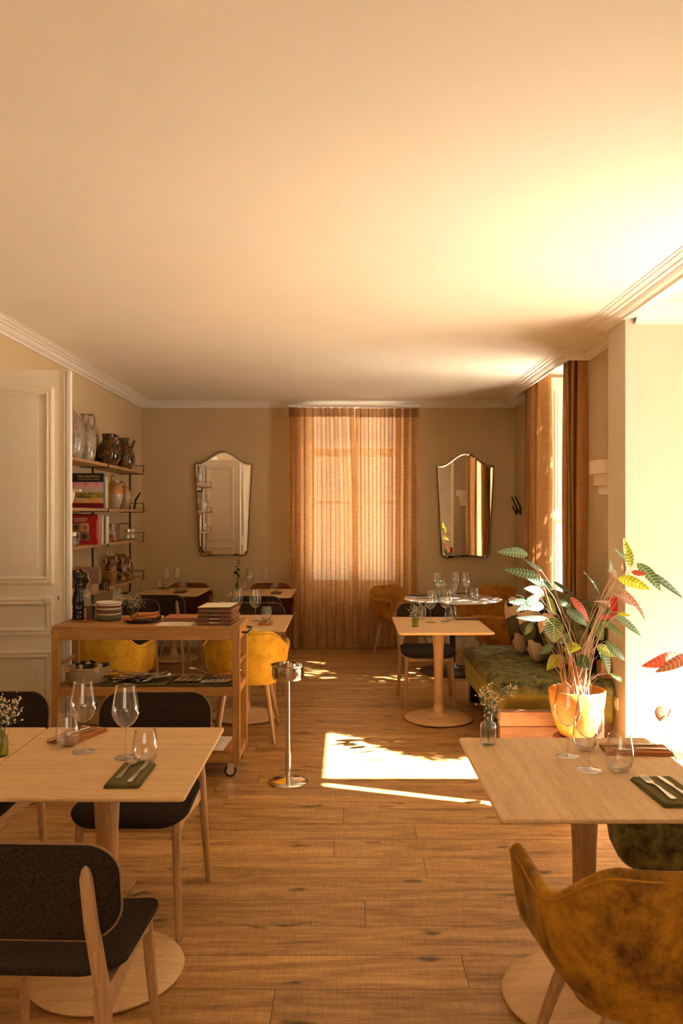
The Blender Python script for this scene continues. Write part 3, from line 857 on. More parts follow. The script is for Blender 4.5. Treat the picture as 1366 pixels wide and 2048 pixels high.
def pedestal_table(label, x, y, w=.70, d=.80, mat='oak_y', base_dy=0.0, group='square pedestal tables'):
    t = thing('dining_table', label, 'table', (x, y, 0), 0, group)
    mb = MB(); n = 1
    a, b = w/2, d/2
    prof = [(0.0, .7505), (0, .742), (.006, .738), (.022, .728)]
    rings = []
    r = .012
    def rr(ins): return rrect(w-2*ins, d-2*ins, max(.004, r-ins*.3), 3)
    R = [[(p[0], p[1], z) for p in rr(i)] for (i, z) in ((.003, .7505), (0, .7475), (0, .7405), (.004, .737), (.030, .728))]
    m = len(R[0]); vs = [p for q in R for p in q]; fs = [tuple(range(m)), tuple(reversed(range(4*m, 5*m)))]
    for j in range(4):
        for i in range(m): fs.append((j*m+i, (j+1)*m+i, (j+1)*m+(i+1) % m, j*m+(i+1) % m))
    mb.add(vs, fs); mb.build('tabletop', M[mat], t, angle=30)
    mb = MB(); mb.lathe([(.040, .035), (.037, .2), (.036, .34), (.039, .5), (.047, .66), (.052, .728)], 20); c = mb.build('column', M['oak_z'], t); c.location = (0, base_dy, 0)
    mb = MB(); mb.lathe([(0, 0), (.245, 0), (.262, .006), (.267, .014), (.262, .022), (.20, .030), (.10, .036), (.06, .042), (.048, .056), (.041, .085), (.0385, .12)], 48); c = mb.build('base', M['oak_x'], t, angle=60); c.location = (0, base_dy, 0)
    return t

# ------------------------------------------------------------------ tables and chairs
pedestal_table('nearer left oak pedestal table, laid with two wine glasses and an olive napkin', -.83, 2.83, .70, .81, 'oak_x')
pedestal_table('oak pedestal table cut by the left edge of the photo, pushed against its neighbour', -1.536, 2.83, .70, .81, 'oak_x')
pedestal_table('oak pedestal table in front of the amber armchair, holding the small ribbed vase', .79, 2.67, .71, .83, 'oak_y')
pedestal_table('oak pedestal table between the green bench and the steel stand', .735, 6.27, .69, .90, 'oak_x', .06)
pedestal_table('oak pedestal table hidden behind the left end of the trolley', -1.87, 6.40, .70, .85, 'oak_x')
pedestal_table('oak pedestal table behind the menu stack, its corner past the right of the trolley', -.785, 6.40, .70, .92, 'oak_x')
pedestal_table('oak pedestal table against the back wall in the left corner', -1.89, 8.95, .71, .86, 'oak_x')
pedestal_table('oak pedestal table against the back wall beside the sheer curtain', -.90, 8.83, .70, .86, 'oak_x')

side_chair('charcoal felt chair with oak legs seen from behind at the nearest left table', (-.775, 2.22, 0), math.radians(-2))
side_chair('charcoal felt chair facing us across the near table with the olive napkin', (-.825, 3.27, 0), PI)
side_chair('charcoal felt chair facing us at the left edge, below the panelled door', (-1.535, 3.28, 0), PI)
side_chair('charcoal felt chair facing us behind the table beside the green bench', (.70, 6.86, 0), PI)
side_chair('charcoal felt chair facing us, behind the folded orange napkins on the trolley', (-1.93, 7.13, 0), PI)
side_chair('charcoal felt chair facing us at the table behind the menu stack', (-.77, 6.87, 0), PI)
side_chair('charcoal felt chair with its back to us at the far left corner table', (-1.80, 8.15, 0), 0)
side_chair('charcoal felt chair with its back to us at the table by the sheer curtain', (-.85, 8.05, 0), 0)

armchair('large amber velvet armchair cut by the bottom right of the photo, its back to us', (.785, 2.08, 0), math.radians(1), None, 'amber_mottled_shaded')
armchair('glowing yellow amber armchair behind the right end of the trolley', (-.705, 5.82, 0), math.radians(5))
armchair('glowing yellow amber armchair behind the left end of the trolley', (-1.72, 5.80, 0), math.radians(-3))
armchair('rust amber armchair against the back wall at the far left corner table', (-1.82, 9.30, 0), PI, None, 'shaded')
armchair('rust amber armchair against the back wall at the table by the sheer curtain', (-.87, 9.28, 0), PI, None, 'shaded')
armchair('amber armchair turned sideways in front of the sheer curtain at the marble table', (.60, 9.03, 0), math.radians(-142), None, 'amber_half_shaded')
armchair('amber armchair at the back wall beneath the right mirror', (1.62, 9.02, 0), math.radians(148), None, 'amber_half_shaded')
armchair('amber armchair behind the end of the green bench', (1.55, 7.52, 0), math.radians(52), None, 'amber_half_shaded')

t = thing('marble_table', 'round white marble table with a black pedestal base', 'table', (1.10, 8.25, 0))
mb = MB(); mb.lathe([(0, .728), (.46, .728), (.492, .733), (.498, .741), (.492, .748), (0, .75)], 64); mb.build('tabletop', M['marble'], t, angle=50)
mb = MB(); mb.lathe([(.03, .02), (.03, .728)], 16); mb.build('column', M['black_metal'], t)
mb = MB(); mb.lathe([(0, 0), (.33, 0), (.34, .006), (.33, .012), (.10, .03), (.04, .05), (0, .05)], 40); mb.build('base', M['black_metal'], t, angle=50)

# ------------------------------------------------------------------ green banquette
sofa = thing('banquette', 'long green crushed velvet bench along the right wall with a rounded back', 'sofa', (1.04, 5.52, 0))
def sofa_out(ins):
    o = []
    X0, X1, Y0, Y1 = 0+ins, .86, 0+ins, 1.58-ins
    r = .16
    for k in range(9):
        a = PI + k/8*PI/2; o.append((X0+r+r*math.cos(a), Y0+.10+r*math.sin(a)*1.0+.06))
    o += [(.30, Y0), (.78, Y0)]
    o += [(.80, Y0+.02), (.80, .215), (X1, .22), (X1, Y1)]
    for k in range(7):
        a = PI/2 + k/6*PI/2; o.append((X0+.12+.12*math.cos(a), Y1-.12+.12*math.sin(a)))
    return o
lv = [(.03, .165), (.005, .19), (0, .24), (0, .355), (-.004, .375)]
R = [[(p[0], p[1], z) for p in sofa_out(i)] for i, z in lv]
m_ = len(R[0]); mb = MB()
mb.add([p for q in R for p in q], [tuple(reversed(range(m_)))] + [((j*m_+i), (j*m_+(i+1) % m_), ((j+1)*m_+(i+1) % m_), ((j+1)*m_+i)) for j in range(len(R)-1) for i in range(m_)] + [tuple(range((len(R)-1)*m_, len(R)*m_))])
mb.build('base', M['olive'], sofa, angle=40)
lv = [(-.004, .370), (-.014, .385), (-.016, .405), (-.008, .432), (.015, .452), (.06, .462), (.16, .466)]
R = [[(p[0], p[1], z) for p in sofa_out(i)] for i, z in lv]
mb = MB()
mb.add([p for q in R for p in q], [tuple(reversed(range(m_)))] + [((j*m_+i), (j*m_+(i+1) % m_), ((j+1)*m_+(i+1) % m_), ((j+1)*m_+i)) for j in range(len(R)-1) for i in range(m_)] + [tuple(range((len(R)-1)*m_, len(R)*m_))])
mb.build('seat_cushion', M['green'], sofa, angle=60)
mb = MB()   # back: rounded roll
def backfn(u, v):
    y = .25 + 1.20*u
    a = v*2*PI
    k = min(1, (u/.08))**.5*min(1, ((1-u)/.08))**.5
    x = .735 + .12*math.cos(a)*(.35+.65*k); z = .70 + .265*math.sin(a)*(.55+.45*k)*(1 if math.sin(a) > 0 else 1)
    return (x, y, z)
mb.grid(lambda v, u: backfn(u, v), 24, 24, cu=True)
mb.build('backrest', M['green'], sofa, angle=80)
for (x, y) in ((.08, 1.42), (.70, 1.42), (.08, .14)):
    mb = MB(); mb.box(x-.05, x+.05, y-.05, y+.05, 0, .17); mb.build('leg', M['black'], sofa, smooth=False)
mb = MB(); mb.box(.742, .815, .10, .21, 0, .575); o = mb.build('end_post', M['trolley_z'], sofa, smooth=False, bevel=.003); o['label'] = 'orange brown wooden end post'

ch = thing('storage_box', 'low red brown wooden box of two boards in front of the green bench', 'box', (1.04, 5.42, 0))
mb = MB(); mb.box(0, .70, .0, .09, 0, .180); mb.build('board', M['copperwood'], ch, smooth=False, bevel=.004)
mb = MB(); mb.box(0, .70, .0, .09, .182, .277); o = mb.build('board', M['copperwood2'], ch, smooth=False, bevel=.004); o['label'] = 'paler upper board'

t = thing('velvet_bench', 'green crushed velvet bench end showing below the right oak table', 'bench', (1.10, 3.14, 0))
mb = MB()
def bo(ins): return rrect(.95-2*ins, .36-2*ins, .12, 6, .475, .18)
lv = [(.07, .17), (.03, .19), (.008, .24), (0, .30), (0, .40), (.01, .44), (.04, .46), (.10, .465)]
R = [[(p[0], p[1], z) for p in bo(i)] for i, z in lv]; m_ = len(R[0])
mb.add([p for q in R for p in q], [tuple(reversed(range(m_)))] + [((j*m_+i), (j*m_+(i+1) % m_), ((j+1)*m_+(i+1) % m_), ((j+1)*m_+i)) for j in range(len(R)-1) for i in range(m_)] + [tuple(range((len(R)-1)*m_, len(R)*m_))])
mb.build('cushion', M['green'], t, angle=60)
for x, y in ((.15, .12), (.80, .12), (.15, .26), (.80, .26)):
    mb = MB(); mb.box(x-.03, x+.03, y-.03, y+.03, 0, .18); mb.build('leg', M['black'], t, smooth=False)

def pillow_mat():
    m, nt, b, out = nodes('patterned_cushion_fabric')
    v = coords(nt, (3.2, 1, 2.2), rot=(.3, 0.5, .5))
    vo = N(nt, 'ShaderNodeTexVoronoi', Scale=2.9, distance='MANHATTAN')
    L(nt, v, vo.inputs['Vector'])
    sp = N(nt, 'ShaderNodeSeparateColor'); L(nt, vo.outputs['Color'], sp.inputs[0])
    r = ramp(nt, sp.outputs[0], [(0, (.022, .020, .012)), (.40, (.085, .075, .03)), (.60, (.62, .42, .28))])
    nt.nodes[-1].color_ramp.interpolation = 'CONSTANT'
    for n in nt.nodes:
        if n.bl_idname == 'ShaderNodeValToRGB': n.color_ramp.interpolation = 'CONSTANT'
    L(nt, r, b.inputs['Base Color']); b.inputs['Roughness'].default_value = .9
    return m
M['pillow'] = pillow_mat()
def cushion(label, loc, rot, w, h, th):
    t = MB()
    def f(u, v, s):
        x = (2*u-1); z = (2*v-1)
        e = max(0, (1-x**4)*(1-z**4))**.5
        px = x*(w/2)*(1-.06*z*z*1); pz = z*(h/2)*(1-.06*x*x)
        return (px, s*th/2*e, pz)
    t.grid(lambda u, v: f(u, v, -1), 16, 16); t.grid(lambda u, v: f(1-u, v, 1), 16, 16)
    o = t.build('cushion', M['pillow'], angle=80)
    o.location = loc; o.rotation_euler = rot
    return tag(o, label, 'cushion', 'patterned cushions on the green bench')
cushion('black and cream patterned cushion at the far end of the green bench', (1.47, 6.72, .70), (math.radians(-14), 0, math.radians(62)), .46, .47, .17)
cushion('olive black and cream patterned cushion leaning nearer the plant', (1.53, 6.33, .70), (math.radians(-18), 0, math.radians(50)), .46, .47, .17)
cushion('olive patterned cushion tucked behind the calathea stems', (1.58, 6.02, .68), (math.radians(-20), 0, math.radians(60)), .42, .42, .15)

# ------------------------------------------------------------------ steel wine cooler stand
t = thing('steel_cooler_stand', 'polished steel floor stand with a round bowl and disc foot', 'stand', (-.338, 4.85, 0))
mb = MB(); mb.lathe([(0, 0), (.118, 0), (.122, .004), (.118, .010), (.085, .016), (.03, .024), (.014, .03), (0, .03)], 48); mb.build('base', M['chrome'], t, angle=60)
mb = MB(); mb.lathe([(.008, .026), (.016, .05), (.016, .16), (.0125, .18), (.0125, .625)], 20); mb.build('pole', M['steel'], t, angle=60)
mb = MB(); mb.lathe([(0, .612), (.078, .612), (.092, .622), (.096, .637), (.096, .694), (.106, .700), (.107, .704), (.094, .703), (.092, .640), (.086, .626), (0, .620)], 48); mb.build('bowl', M['chrome'], t, angle=50)

# ------------------------------------------------------------------ the trolley
tr = thing('serving_trolley', 'oak serving trolley on castors with three shelves, loaded with plates and menus', 'trolley', (-1.777, 4.91, 0))
W_, D_ = 1.141, .41
ls = .043
mb = MB(); mb.box(0, W_, 0, D_, .902, .924); mb.build('top_shelf', M['trolley_x'], tr, smooth=False, bevel=.002)
for (x, y) in ((0, 0), (W_-ls, 0), (0, D_-ls), (W_-ls, D_-ls)):
    mb = MB(); mb.box(x, x+ls, y, y+ls, .09, .902); mb.build('leg', M['trolley_z'], tr, smooth=False, bevel=.002)
mb = MB(); mb.box(ls, W_-ls, .003, .025, .838, .902); mb.build('apron', M['trolley_k'], tr, smooth=False)
mb = MB(); mb.box(ls, W_-ls, D_-.025, D_-.003, .838, .902); mb.build('apron', M['trolley_k'], tr, smooth=False)
for x in (.004, W_-.026):
    mb = MB(); mb.box(x, x+.022, ls, D_-ls, .838, .902); mb.build('apron', M['trolley_x'], tr, smooth=False)
for (z, nm) in ((.50, 'middle_shelf'), (.095, 'bottom_shelf')):
    mb = MB(); mb.box(ls, W_-ls, .002, .024, z, z+.050); mb.box(ls, W_-ls, D_-.024, D_-.002, z, z+.050)
    mb.box(.006, .028, ls, D_-ls, z, z+.050); mb.box(W_-.028, W_-.006, ls, D_-ls, z, z+.050)
    mb.box(.028, W_-.028, .024, D_-.024, z+.030, z+.046); mb.build(nm, M['trolley_x'], tr, smooth=False)
for x in (ls/2, W_-ls/2):
    mb = MB(); mb.tube([(x, ls-.005, .68), (x, D_-ls+.005, .68)], .0125, 12); mb.build('side_rung', M['trolley_x'], tr)
for (x, y) in ((.04, .04), (W_-.05, .04), (.04, D_-.05), (W_-.05, D_-.05)):
    mb = MB(); mb.lathe([(0, -.014), (.016, -.014), (.033, -.012), (.0365, -.008), (.0365, .008), (.033, .012), (.016, .014), (0, .014)], 24)
    w = mb.build('caster', M['black_metal'], tr, angle=30); w.location = (x-.012, y, .0367); w.rotation_euler = (PI/2, 0, .15)
    mb = MB(); mb.lathe([(0, -.0155), (.024, -.0155), (.024, .0155), (0, .0155)], 20); mb.build('wheel_disc', M['dark_steel'], w, angle=30)
    mb = MB(); mb.box(-.018, .024, -.026, -.016, .015, .052); mb.box(-.018, .024, -.052, -.042, .015, .052) ; mb.box(-.026, .03, -.052, -.016, .047, .054)
    fk = mb.build('fork_bracket', M['steel'], w, smooth=False); fk.rotation_euler = (-PI/2, 0, 0); fk.location = (0, 0, -.034)
mb = MB(); mb.tube([(W_+.002, .10, .872), (W_+.034, .10, .872), (W_+.036, .11, .872), (W_+.036, .33, .872), (W_+.034, .34, .872), (W_+.002, .34, .872)], .007, 8); o = mb.build('handle_bar', M['black_metal'], tr); o['label'] = 'black metal side handle'
mb = MB(); mb.tube([(-.002, .10, .872), (-.034, .10, .872), (-.036, .11, .872), (-.036, .33, .872), (-.034, .34, .872), (-.002, .34, .872)], .007, 8); o = mb.build('handle_bar', M['black_metal'], tr)

# ------------------------------------------------------------------ wall shelf
ws = thing('wall_shelf', 'four oak boards on black tubular uprights along the left wall', 'shelf', (XL, 5.95, 0))
ZS = (2.07, 1.656, 1.336, .922)
for z in ZS:
    mb = MB(); mb.box(.004, .26, 0, 3.05, z-.027, z); mb.build('shelf', M['shelf'], ws, smooth=False, bevel=.002)
for y in (.28, 1.59, 2.90):
    mb = MB(); mb.tube([(.002, y, .74), (.085, y, .74), (.108, y, .752), (.116, y, .775), (.116, y, 2.035)], .0105, 8)
    mb.tube([(.002, y, 1.5), (.116, y, 1.5)], .006, 6); up = mb.build('upright', M['black_metal'], ws)
    for z in ZS:
        mb = MB(); q = .0035
        mb.box(.11, .266, y-q, y+q, z+.062, z+.069); mb.box(.261, .268, y-.006, y+.006, z-.034, z+.069); mb.box(.0, .266, y-q, y+q, z-.034, z-.0275)
        mb.build('bracket', M['black_metal'], up, smooth=False)

# ------------------------------------------------------------------ glassware
def wine_glass(label, loc, h=.25, group='stemmed wine glasses'):
    t = thing('wine_glass', label, 'wine glass', loc, 0, group)
    k = h/.25
    mb = MB(); mb.lathe([(.003*k, .104*k), (.012*k, .107*k), (.028*k, .118*k), (.042*k, .138*k), (.0475*k, .158*k), (.0465*k, .178*k), (.042*k, .205*k), (.0365*k, .232*k), (.0335*k, .25*k)], 32, caps=False)
    mb.lathe([(.0325*k, .2495*k), (.0340*k, .2495*k), (.0342*k, .251*k), (.0328*k, .2515*k), (.0325*k, .2495*k)], 32, caps=False)
    mb.build('bowl', M['glass'], t, angle=80)
    mb = MB(); mb.lathe([(.0042*k, .010*k), (.0034*k, .03*k), (.0032*k, .08*k), (.0045*k, .1045*k)], 12, caps=False); mb.build('stem', M['glass'], t, angle=80)
    mb = MB(); mb.lathe([(0, 0), (.038*k, 0), (.040*k, .001), (.036*k, .0032), (.018*k, .006*k), (.0042*k, .011*k)], 32, caps=False); mb.build('foot', M['glass'], t, angle=80)
    return t
def tumbler(label, loc, k=1.0, group='stemless water glasses'):
    mb = MB(); mb.lathe([(0, .001), (.020, .0), (.030, .005), (.039, .022), (.0435, .045), (.0435, .062), (.040, .085), (.0345, .112)], 32, caps=False)
    mb.lathe([(0, .010), (.022, .010), (.031, .016), (.036, .026)], 24, caps=False)
    mb.lathe([(.0335, .1115), (.0352, .1115), (.0353, .113), (.0338, .1135), (.0335, .1115)], 32, caps=False)
    o = mb.build('water_glass', M['glass'], angle=80); o.location = loc; o.scale = (k, k, k)
    return tag(o, label, 'glass', group)
TT = .751
wg0 = wine_glass('wine glass on the near left table, the one behind the olive napkin', (-.765, 2.83, TT))
def wg(label, x, y, z=TT, h=None):
    return dup(wg0, (x, y, z), 0, label)
wg('wine glass on the near left table, in front of the folded orange napkin', -.935, 2.90)
wg('wine glass nearest the ribbed vase on the right front table', .785, 2.85)
wg('wine glass on the right front table overlapping the orange plant pot', .812, 2.69)
wg('wine glass beside the small flower vase on the table near the green bench', .677, 6.375)
wg('wine glass nearest the brown menu on the table near the green bench', .802, 6.435)
wg('wine glass on the marble table standing behind its flower vase', .955, 8.28)
wg('middle wine glass of the three on the marble table', 1.163, 8.45)
wg('wine glass on the marble table between the napkin and the water glass', 1.247, 8.30)
wg('wine glass standing clear right of the menu stack', -.712, 6.465)
wg('wine glass seen just above the top of the menu stack', -.865, 6.53)
wg('wine glass behind the oil bottle and the plates', -2.085, 6.53)
wg('wine glass behind the right side of the plate stack', -1.84, 6.55)
wg('wine glass at the far left corner table, above the dark napkin', -2.00, 9.10)
wg('wine glass at the far left corner table next to its brown napkin', -1.895, 9.14)
wg('wine glass beside the dark eucalyptus vase', -1.042, 8.90)
wg('wine glass at the far table by the sheer curtain, standing alone', -.878, 9.08)

tumbler('water glass on the near left table behind the fork and knife', (-.680, 2.765, TT))
tumbler('water glass on the near left table beside the orange napkin', (-1.015, 2.97, TT))
tumbler('water glass on the right front table, nearest the olive napkin', (.910, 2.68, TT), 1.05)
tumbler('water glass behind the wine glasses on the right front table', (.868, 2.92, TT), 1.0)
tumbler('water glass behind a wine glass on the table near the green bench', (.850, 6.505, TT))
tumbler('water glass tucked behind the yellowish vase near the green bench', (.616, 6.54, TT))
tumbler('water glass at the front of the marble table', (1.300, 8.09, TT))
tumbler('water glass at the back of the marble table', (1.146, 8.56, TT))
tumbler('water glass standing right of the menu stack above a terracotta napkin', (-.623, 6.47, TT))
tumbler('water glass to the right of the plate stack behind the trolley', (-1.80, 6.42, TT))
tumbler('water glass at the right of the far left corner table', (-1.806, 9.06, TT), .95)
tumbler('water glass at the left of the far left corner table', (-2.105, 9.22, TT), .95)
tumbler('water glass at the right of the table by the sheer curtain', (-.773, 8.95, TT), .95)
tumbler('water glass behind the dark eucalyptus vase', (-1.122, 9.10, TT), .95)

# ------------------------------------------------------------------ flower vases
def bloom_sprig(mb_f, mb_s, base, top, rng, n=22, spread=.02):
    b, tp = Vector(base), Vector(top)
    mid = b.lerp(tp, .5) + Vector((rng.uniform(-.008, .008), rng.uniform(-.008, .008), 0))
    mb_s.tube([b, mid, tp], .0007, 4)
    for i in range(n):
        c = tp + Vector((rng.gauss(0, spread), rng.gauss(0, spread), rng.gauss(0, spread)*.9))
        mb_s.tube([tp - Vector((0, 0, spread*1.4)), c], .0004, 3)
        mb_f.sphere(c, rng.uniform(.0022, .0042), 6, 4)
def euc_leaf(mb, c, r, rng):
    R = Euler((rng.uniform(-1, 1), rng.uniform(-1, 1), rng.uniform(0, 6))).to_matrix()
    pts = [c + R @ Vector((r*.75*math.cos(a), r*math.sin(a), .12*r*math.cos(2*a))) for a in [k/9*2*PI for k in range(9)]]
    mb.add(pts, [tuple(range(9))])
def vase(label, loc, prof, mat, sprigs, leaves, seed, h, leafmat='leaf_e', k=1.0, ribs=False, group='small glass flower vases'):
    t = thing('flower_vase', label, 'vase', loc, 0, group)
    rng = random.Random(seed)
    mb = MB()
    if ribs:
        def f(u, v):
            i = min(int(v*(len(prof)-1)), len(prof)-2); w = v*(len(prof)-1) - i
            r = prof[i][0]*(1-w) + prof[i+1][0]*w; z = prof[i][1]*(1-w)+prof[i+1][1]*w
            if r > .018 and z > .004 and z < h*.72: r *= 1 + .035*math.cos(u*2*PI*22)
            a = u*2*PI; return (r*math.cos(a), r*math.sin(a), z)
        mb.grid(f, 132, (len(prof)-1)*2, cu=True)
    else: mb.lathe(prof, 24, caps=False)
    mb.build('bottle', M[mat], t, angle=60)
    f, s = MB(), MB()
    for (x, y, z) in sprigs: bloom_sprig(f, s, (0, 0, .01), (x, y, z), rng, 24, .016*k)
    if sprigs:
        o = f.build('flowers', M['bloom'], t, angle=180); o['kind'] = 'stuff'
    g = MB()
    for (x, y, z, r) in leaves:
        g_c = Vector((x, y, z)); euc_leaf(g, g_c, r, rng); s.tube([(0, 0, .02), (x*.5, y*.5, z*.6), (x, y, z)], .0008, 4)
    if leaves: g.build('leaves', M[leafmat], t, smooth=False)
    s.build('stems', M['leaf_e'], t)
    return t
rib = [(0, .001), (.024, 0), (.0275, .004), (.0285, .012), (.0285, .05), (.0285, .068), (.026, .078), (.016, .086), (.0135, .090), (.0135, .103), (.0155, .106), (.0155, .112), (.0135, .112)]
vase('small ribbed glass bottle vase with dried blooms on the right front table corner', (.531, 2.995, TT), rib, 'clear_glass',
     [(.012, 0, .15), (.028, .01, .165), (-.018, .0, .185), (-.004, .01, .20), (.082, .0, .203), (.004, -.01, .135)],
     [(.045, 0, .185, .014), (.055, .01, .195, .013), (.01, -.015, .125, .013), (-.006, -.01, .140, .012), (.022, 0, .155, .011), (.0, .0, .115, .010), (.028, -.01, .120, .009)], 3, .112, ribs=True)
cyl = [(0, .001), (.021, 0), (.024, .004), (.024, .055), (.022, .064), (.0225, .068)]
med = [(0, .001), (.021, 0), (.024, .004), (.024, .050), (.020, .064), (.0135, .075), (.013, .09), (.016, .095)]
vase('green glass vase with sprays of tiny white blooms at the left photo edge', (-1.208, 2.85, TT), med, 'green_glass',
     [(-.01, 0, .15), (.012, .01, .17), (.04, 0, .155), (.02, 0, .13), (-.02, .0, .18), (.05, .01, .185), (.0, -.01, .20)], [(0, 0, .12, .012)], 5, .1)
vase('squat yellowish glass vase with pale blooms on the table near the green bench', (.537, 6.15, TT), cyl, 'green_glass',
     [(-.012, 0, .115), (.02, 0, .13), (-.02, 0, .15), (-.005, 0, .10)], [(.035, 0, .17, .02), (.045, .01, .15, .02), (.0, 0, .14, .018), (.03, -.01, .12, .016)], 6, .068, k=1.3)
vase('clear vase with a small sprig at the middle of the marble table', (.935, 8.05, TT), med, 'clear_glass',
     [(.02, 0, .15), (.035, 0, .14)], [(.05, 0, .20, .018), (.02, 0, .17, .015), (.04, 0, .18, .016)], 7, .1, k=1.4)
vase('little vase with white dried flowers behind the orange napkins on the trolley', (-1.69, 6.45, TT), med, 'green_glass',
     [(-.03, 0, .15), (.02, 0, .17), (-.06, 0, .17), (.055, 0, .145), (0, 0, .14), (-.02, 0, .19), (.05, 0, .19)], [(.01, 0, .20, .02), (.03, 0, .13, .016)], 8, .1, k=1.7)
vase('dark little vase with a tall dark eucalyptus stem', (-1.197, 9.03, TT), med, 'green_glass',
     [], [(0, 0, .13, .030), (.015, 0, .17, .030), (-.015, 0, .20, .030), (.015, 0, .235, .028), (.0, 0, .27, .026), (.02, 0, .31, .024), (.015, 0, .34, .022)], 9, .1, leafmat='dark_leaf', k=1.5)

# ------------------------------------------------------------------ napkins and cutlery
def napkin(label, loc, w, d, rz, mat, layers=3, group='folded napkins', th=.004):
    t = thing('napkin', label, 'napkin', loc, rz, group)
    rng = random.Random(hash(label) % 1000 if False else len(label))
    for i in range(layers):
        o = rrect(w - .004*i, d - .003*i, .006, 2, rng.uniform(-.001, .001), 0)
        ph = rng.uniform(0, 6)
        mb = MB(); slab(mb, o, lambda x, y, q, i=i, ph=ph: (x, y, i*th + q*(th-.0006) + .0005*math.sin(40*x+ph)*math.sin(30*y) + .0005), 8)
        mb.build('fold', mat, t, angle=60)
    return t
def fork(label, loc, rz, group='forks', mat='steel', z=0):
    mb = MB()
    def strip(pts, z0=.0):
        n = len(pts); top = [(x, y, zz+.0022) for x, y, zz in pts]; bot = [(x, y, zz) for x, y, zz in pts]
        mb.add(bot+top, [tuple(reversed(range(n))), tuple(range(n, 2*n))] + [(i, (i+1) % n, n+(i+1) % n, n+i) for i in range(n)])
    seg = [(-.100, .0085, .001), (-.09, .0098, .001), (-.04, .006, .003), (.0, .0035, .006), (.025, .0035, .004), (.036, .010, .002), (.048, .0125, .001), (.058, .0125, .002)]
    for a, b in zip(seg[:-1], seg[1:]):
        strip([(-a[1], a[0], a[2]), (a[1], a[0], a[2]), (b[1], b[0], b[2]), (-b[1], b[0], b[2])])
    for i in range(4):
        x = -.0108 + i*.0072
        strip([(x-.0019, .058, .002), (x+.0019, .058, .002), (x*1.03+.0011, .100, .0075), (x*1.03-.0011, .100, .0075)])
    o = mb.build('fork', M[mat], smooth=False)
    o.location = (loc[0], loc[1], loc[2]); o.rotation_euler = (0, 0, rz)
    return tag(o, label, 'fork', group)
def knife(label, loc, rz, group='knives', mat='steel', handle=None):
    t = thing('table_knife', label, 'knife', loc, rz, group)
    mb = MB(); pts = [(-.003, 0), (.0035, 0), (.009, .02), (.0105, .06), (.009, .095), (.003, .108), (-.005, .108), (-.006, .05)]
    mb.prism(pts, .002, .0038); mb.build('blade', M[mat], t, smooth=False)
    mb = MB(); mb.tube([(0, -.105, .0035), (0, -.10, .0035), (0, -.05, .0035), (0, -.01, .0035), (0, .004, .0032)], [.003, .0085, .0075, .005, .0035], 8, flat=.45)
    mb.build('handle', M[handle or mat], t)
    return t
def spoon(label, loc, rot, group='spoons', mat='steel'):
    mb = MB()
    mb.tube([(0, -.10, .003), (0, -.095, .003), (0, -.03, .005), (0, .03, .008), (0, .045, .008)], [.003, .0075, .005, .003, .003], 8, flat=.4)
    def f(u, v):
        a = u*2*PI; r = v
        return (.021*r*math.cos(a), .073 + .030*r*math.sin(a), .010 - .009*(1-r*r))
    mb.grid(f, 20, 5, cu=True)
    o = mb.build('spoon', M[mat], angle=60, solid=.0012)
    o.location = loc; o.rotation_euler = rot
    return tag(o, label, 'spoon', group)

napkin('olive napkin under a fork and knife at the front of the near left table', (-.692, 2.625, TT), .112, .235, 0, M['nap_green'])
f0 = fork('fork on the olive napkin of the near left table', (-.712, 2.66, TT+.0125), -.04)
k0 = knife('knife on the olive napkin of the near left table', (-.668, 2.63, TT+.0125), -.03)
napkin('terracotta napkin at the back of the near left table behind the water glass', (-1.02, 3.10, TT), .12, .22, math.radians(-20), M['nap_orange'])
fork('fork on the terracotta napkin of the near left table', (-1.00, 3.09, TT+.0125), math.radians(158))
knife('knife on the terracotta napkin of the near left table', (-1.045, 3.08, TT+.0125), math.radians(156))
napkin('olive napkin under a fork and knife on the right front table', (.985, 2.468, TT), .135, .25, math.radians(3), M['nap_green'])
fork('fork on the olive napkin of the right front table', (.957, 2.475, TT+.0125), .10)
knife('knife on the olive napkin of the right front table', (1.008, 2.475, TT+.0125), .09)
napkin('terracotta napkin with cutlery at the back of the right front table', (1.045, 2.905, TT), .12, .235, math.radians(86), M['nap_orange'])
fork('fork on the terracotta napkin of the right front table', (1.05, 2.878, TT+.0125), math.radians(94))
knife('knife on the terracotta napkin of the right front table', (1.03, 2.935, TT+.0125), math.radians(90))
napkin('brown leather napkin sleeve on the table near the green bench', (.985, 6.55, TT), .19, .10, 0, M['nap_brown'])
napkin('brown napkin at the left side of the marble table', (.760, 8.48, TT), .20, .12, -.3, M['nap_brown'])
napkin('brown napkin on the right rim of the marble table', (1.46, 8.18, TT), .20, .08, -.1, M['nap_brown'])
fork('fork on the right rim of the marble table', (1.44, 8.19, TT+.013), math.radians(70))
napkin('dark napkin at the back of the marble table', (1.25, 8.66, TT), .16, .06, .1, M['nap_green'])
napkin('terracotta napkin right of the menu stack under a water glass', (-.612, 6.29, TT), .11, .19, 0, M['nap_orange'])
fork('fork on the terracotta napkin right of the menu stack', (-.635, 6.30, TT+.0125), .0)
knife('knife on the terracotta napkin right of the menu stack', (-.595, 6.30, TT+.0125), .0)
napkin('brown napkin on the far left corner table', (-1.787, 8.83, TT), .13, .20, 0, M['nap_brown'])
napkin('dark napkin at the back of the far left corner table', (-2.06, 9.26, TT), .13, .08, 0, M['nap_green'])
napkin('brown napkin on the table by the sheer curtain', (-.735, 8.72, TT), .11, .20, 0, M['nap_brown'])
napkin('dark napkin at the back of the table by the sheer curtain', (-1.03, 9.18, TT), .06, .08, 0, M['nap_green'])

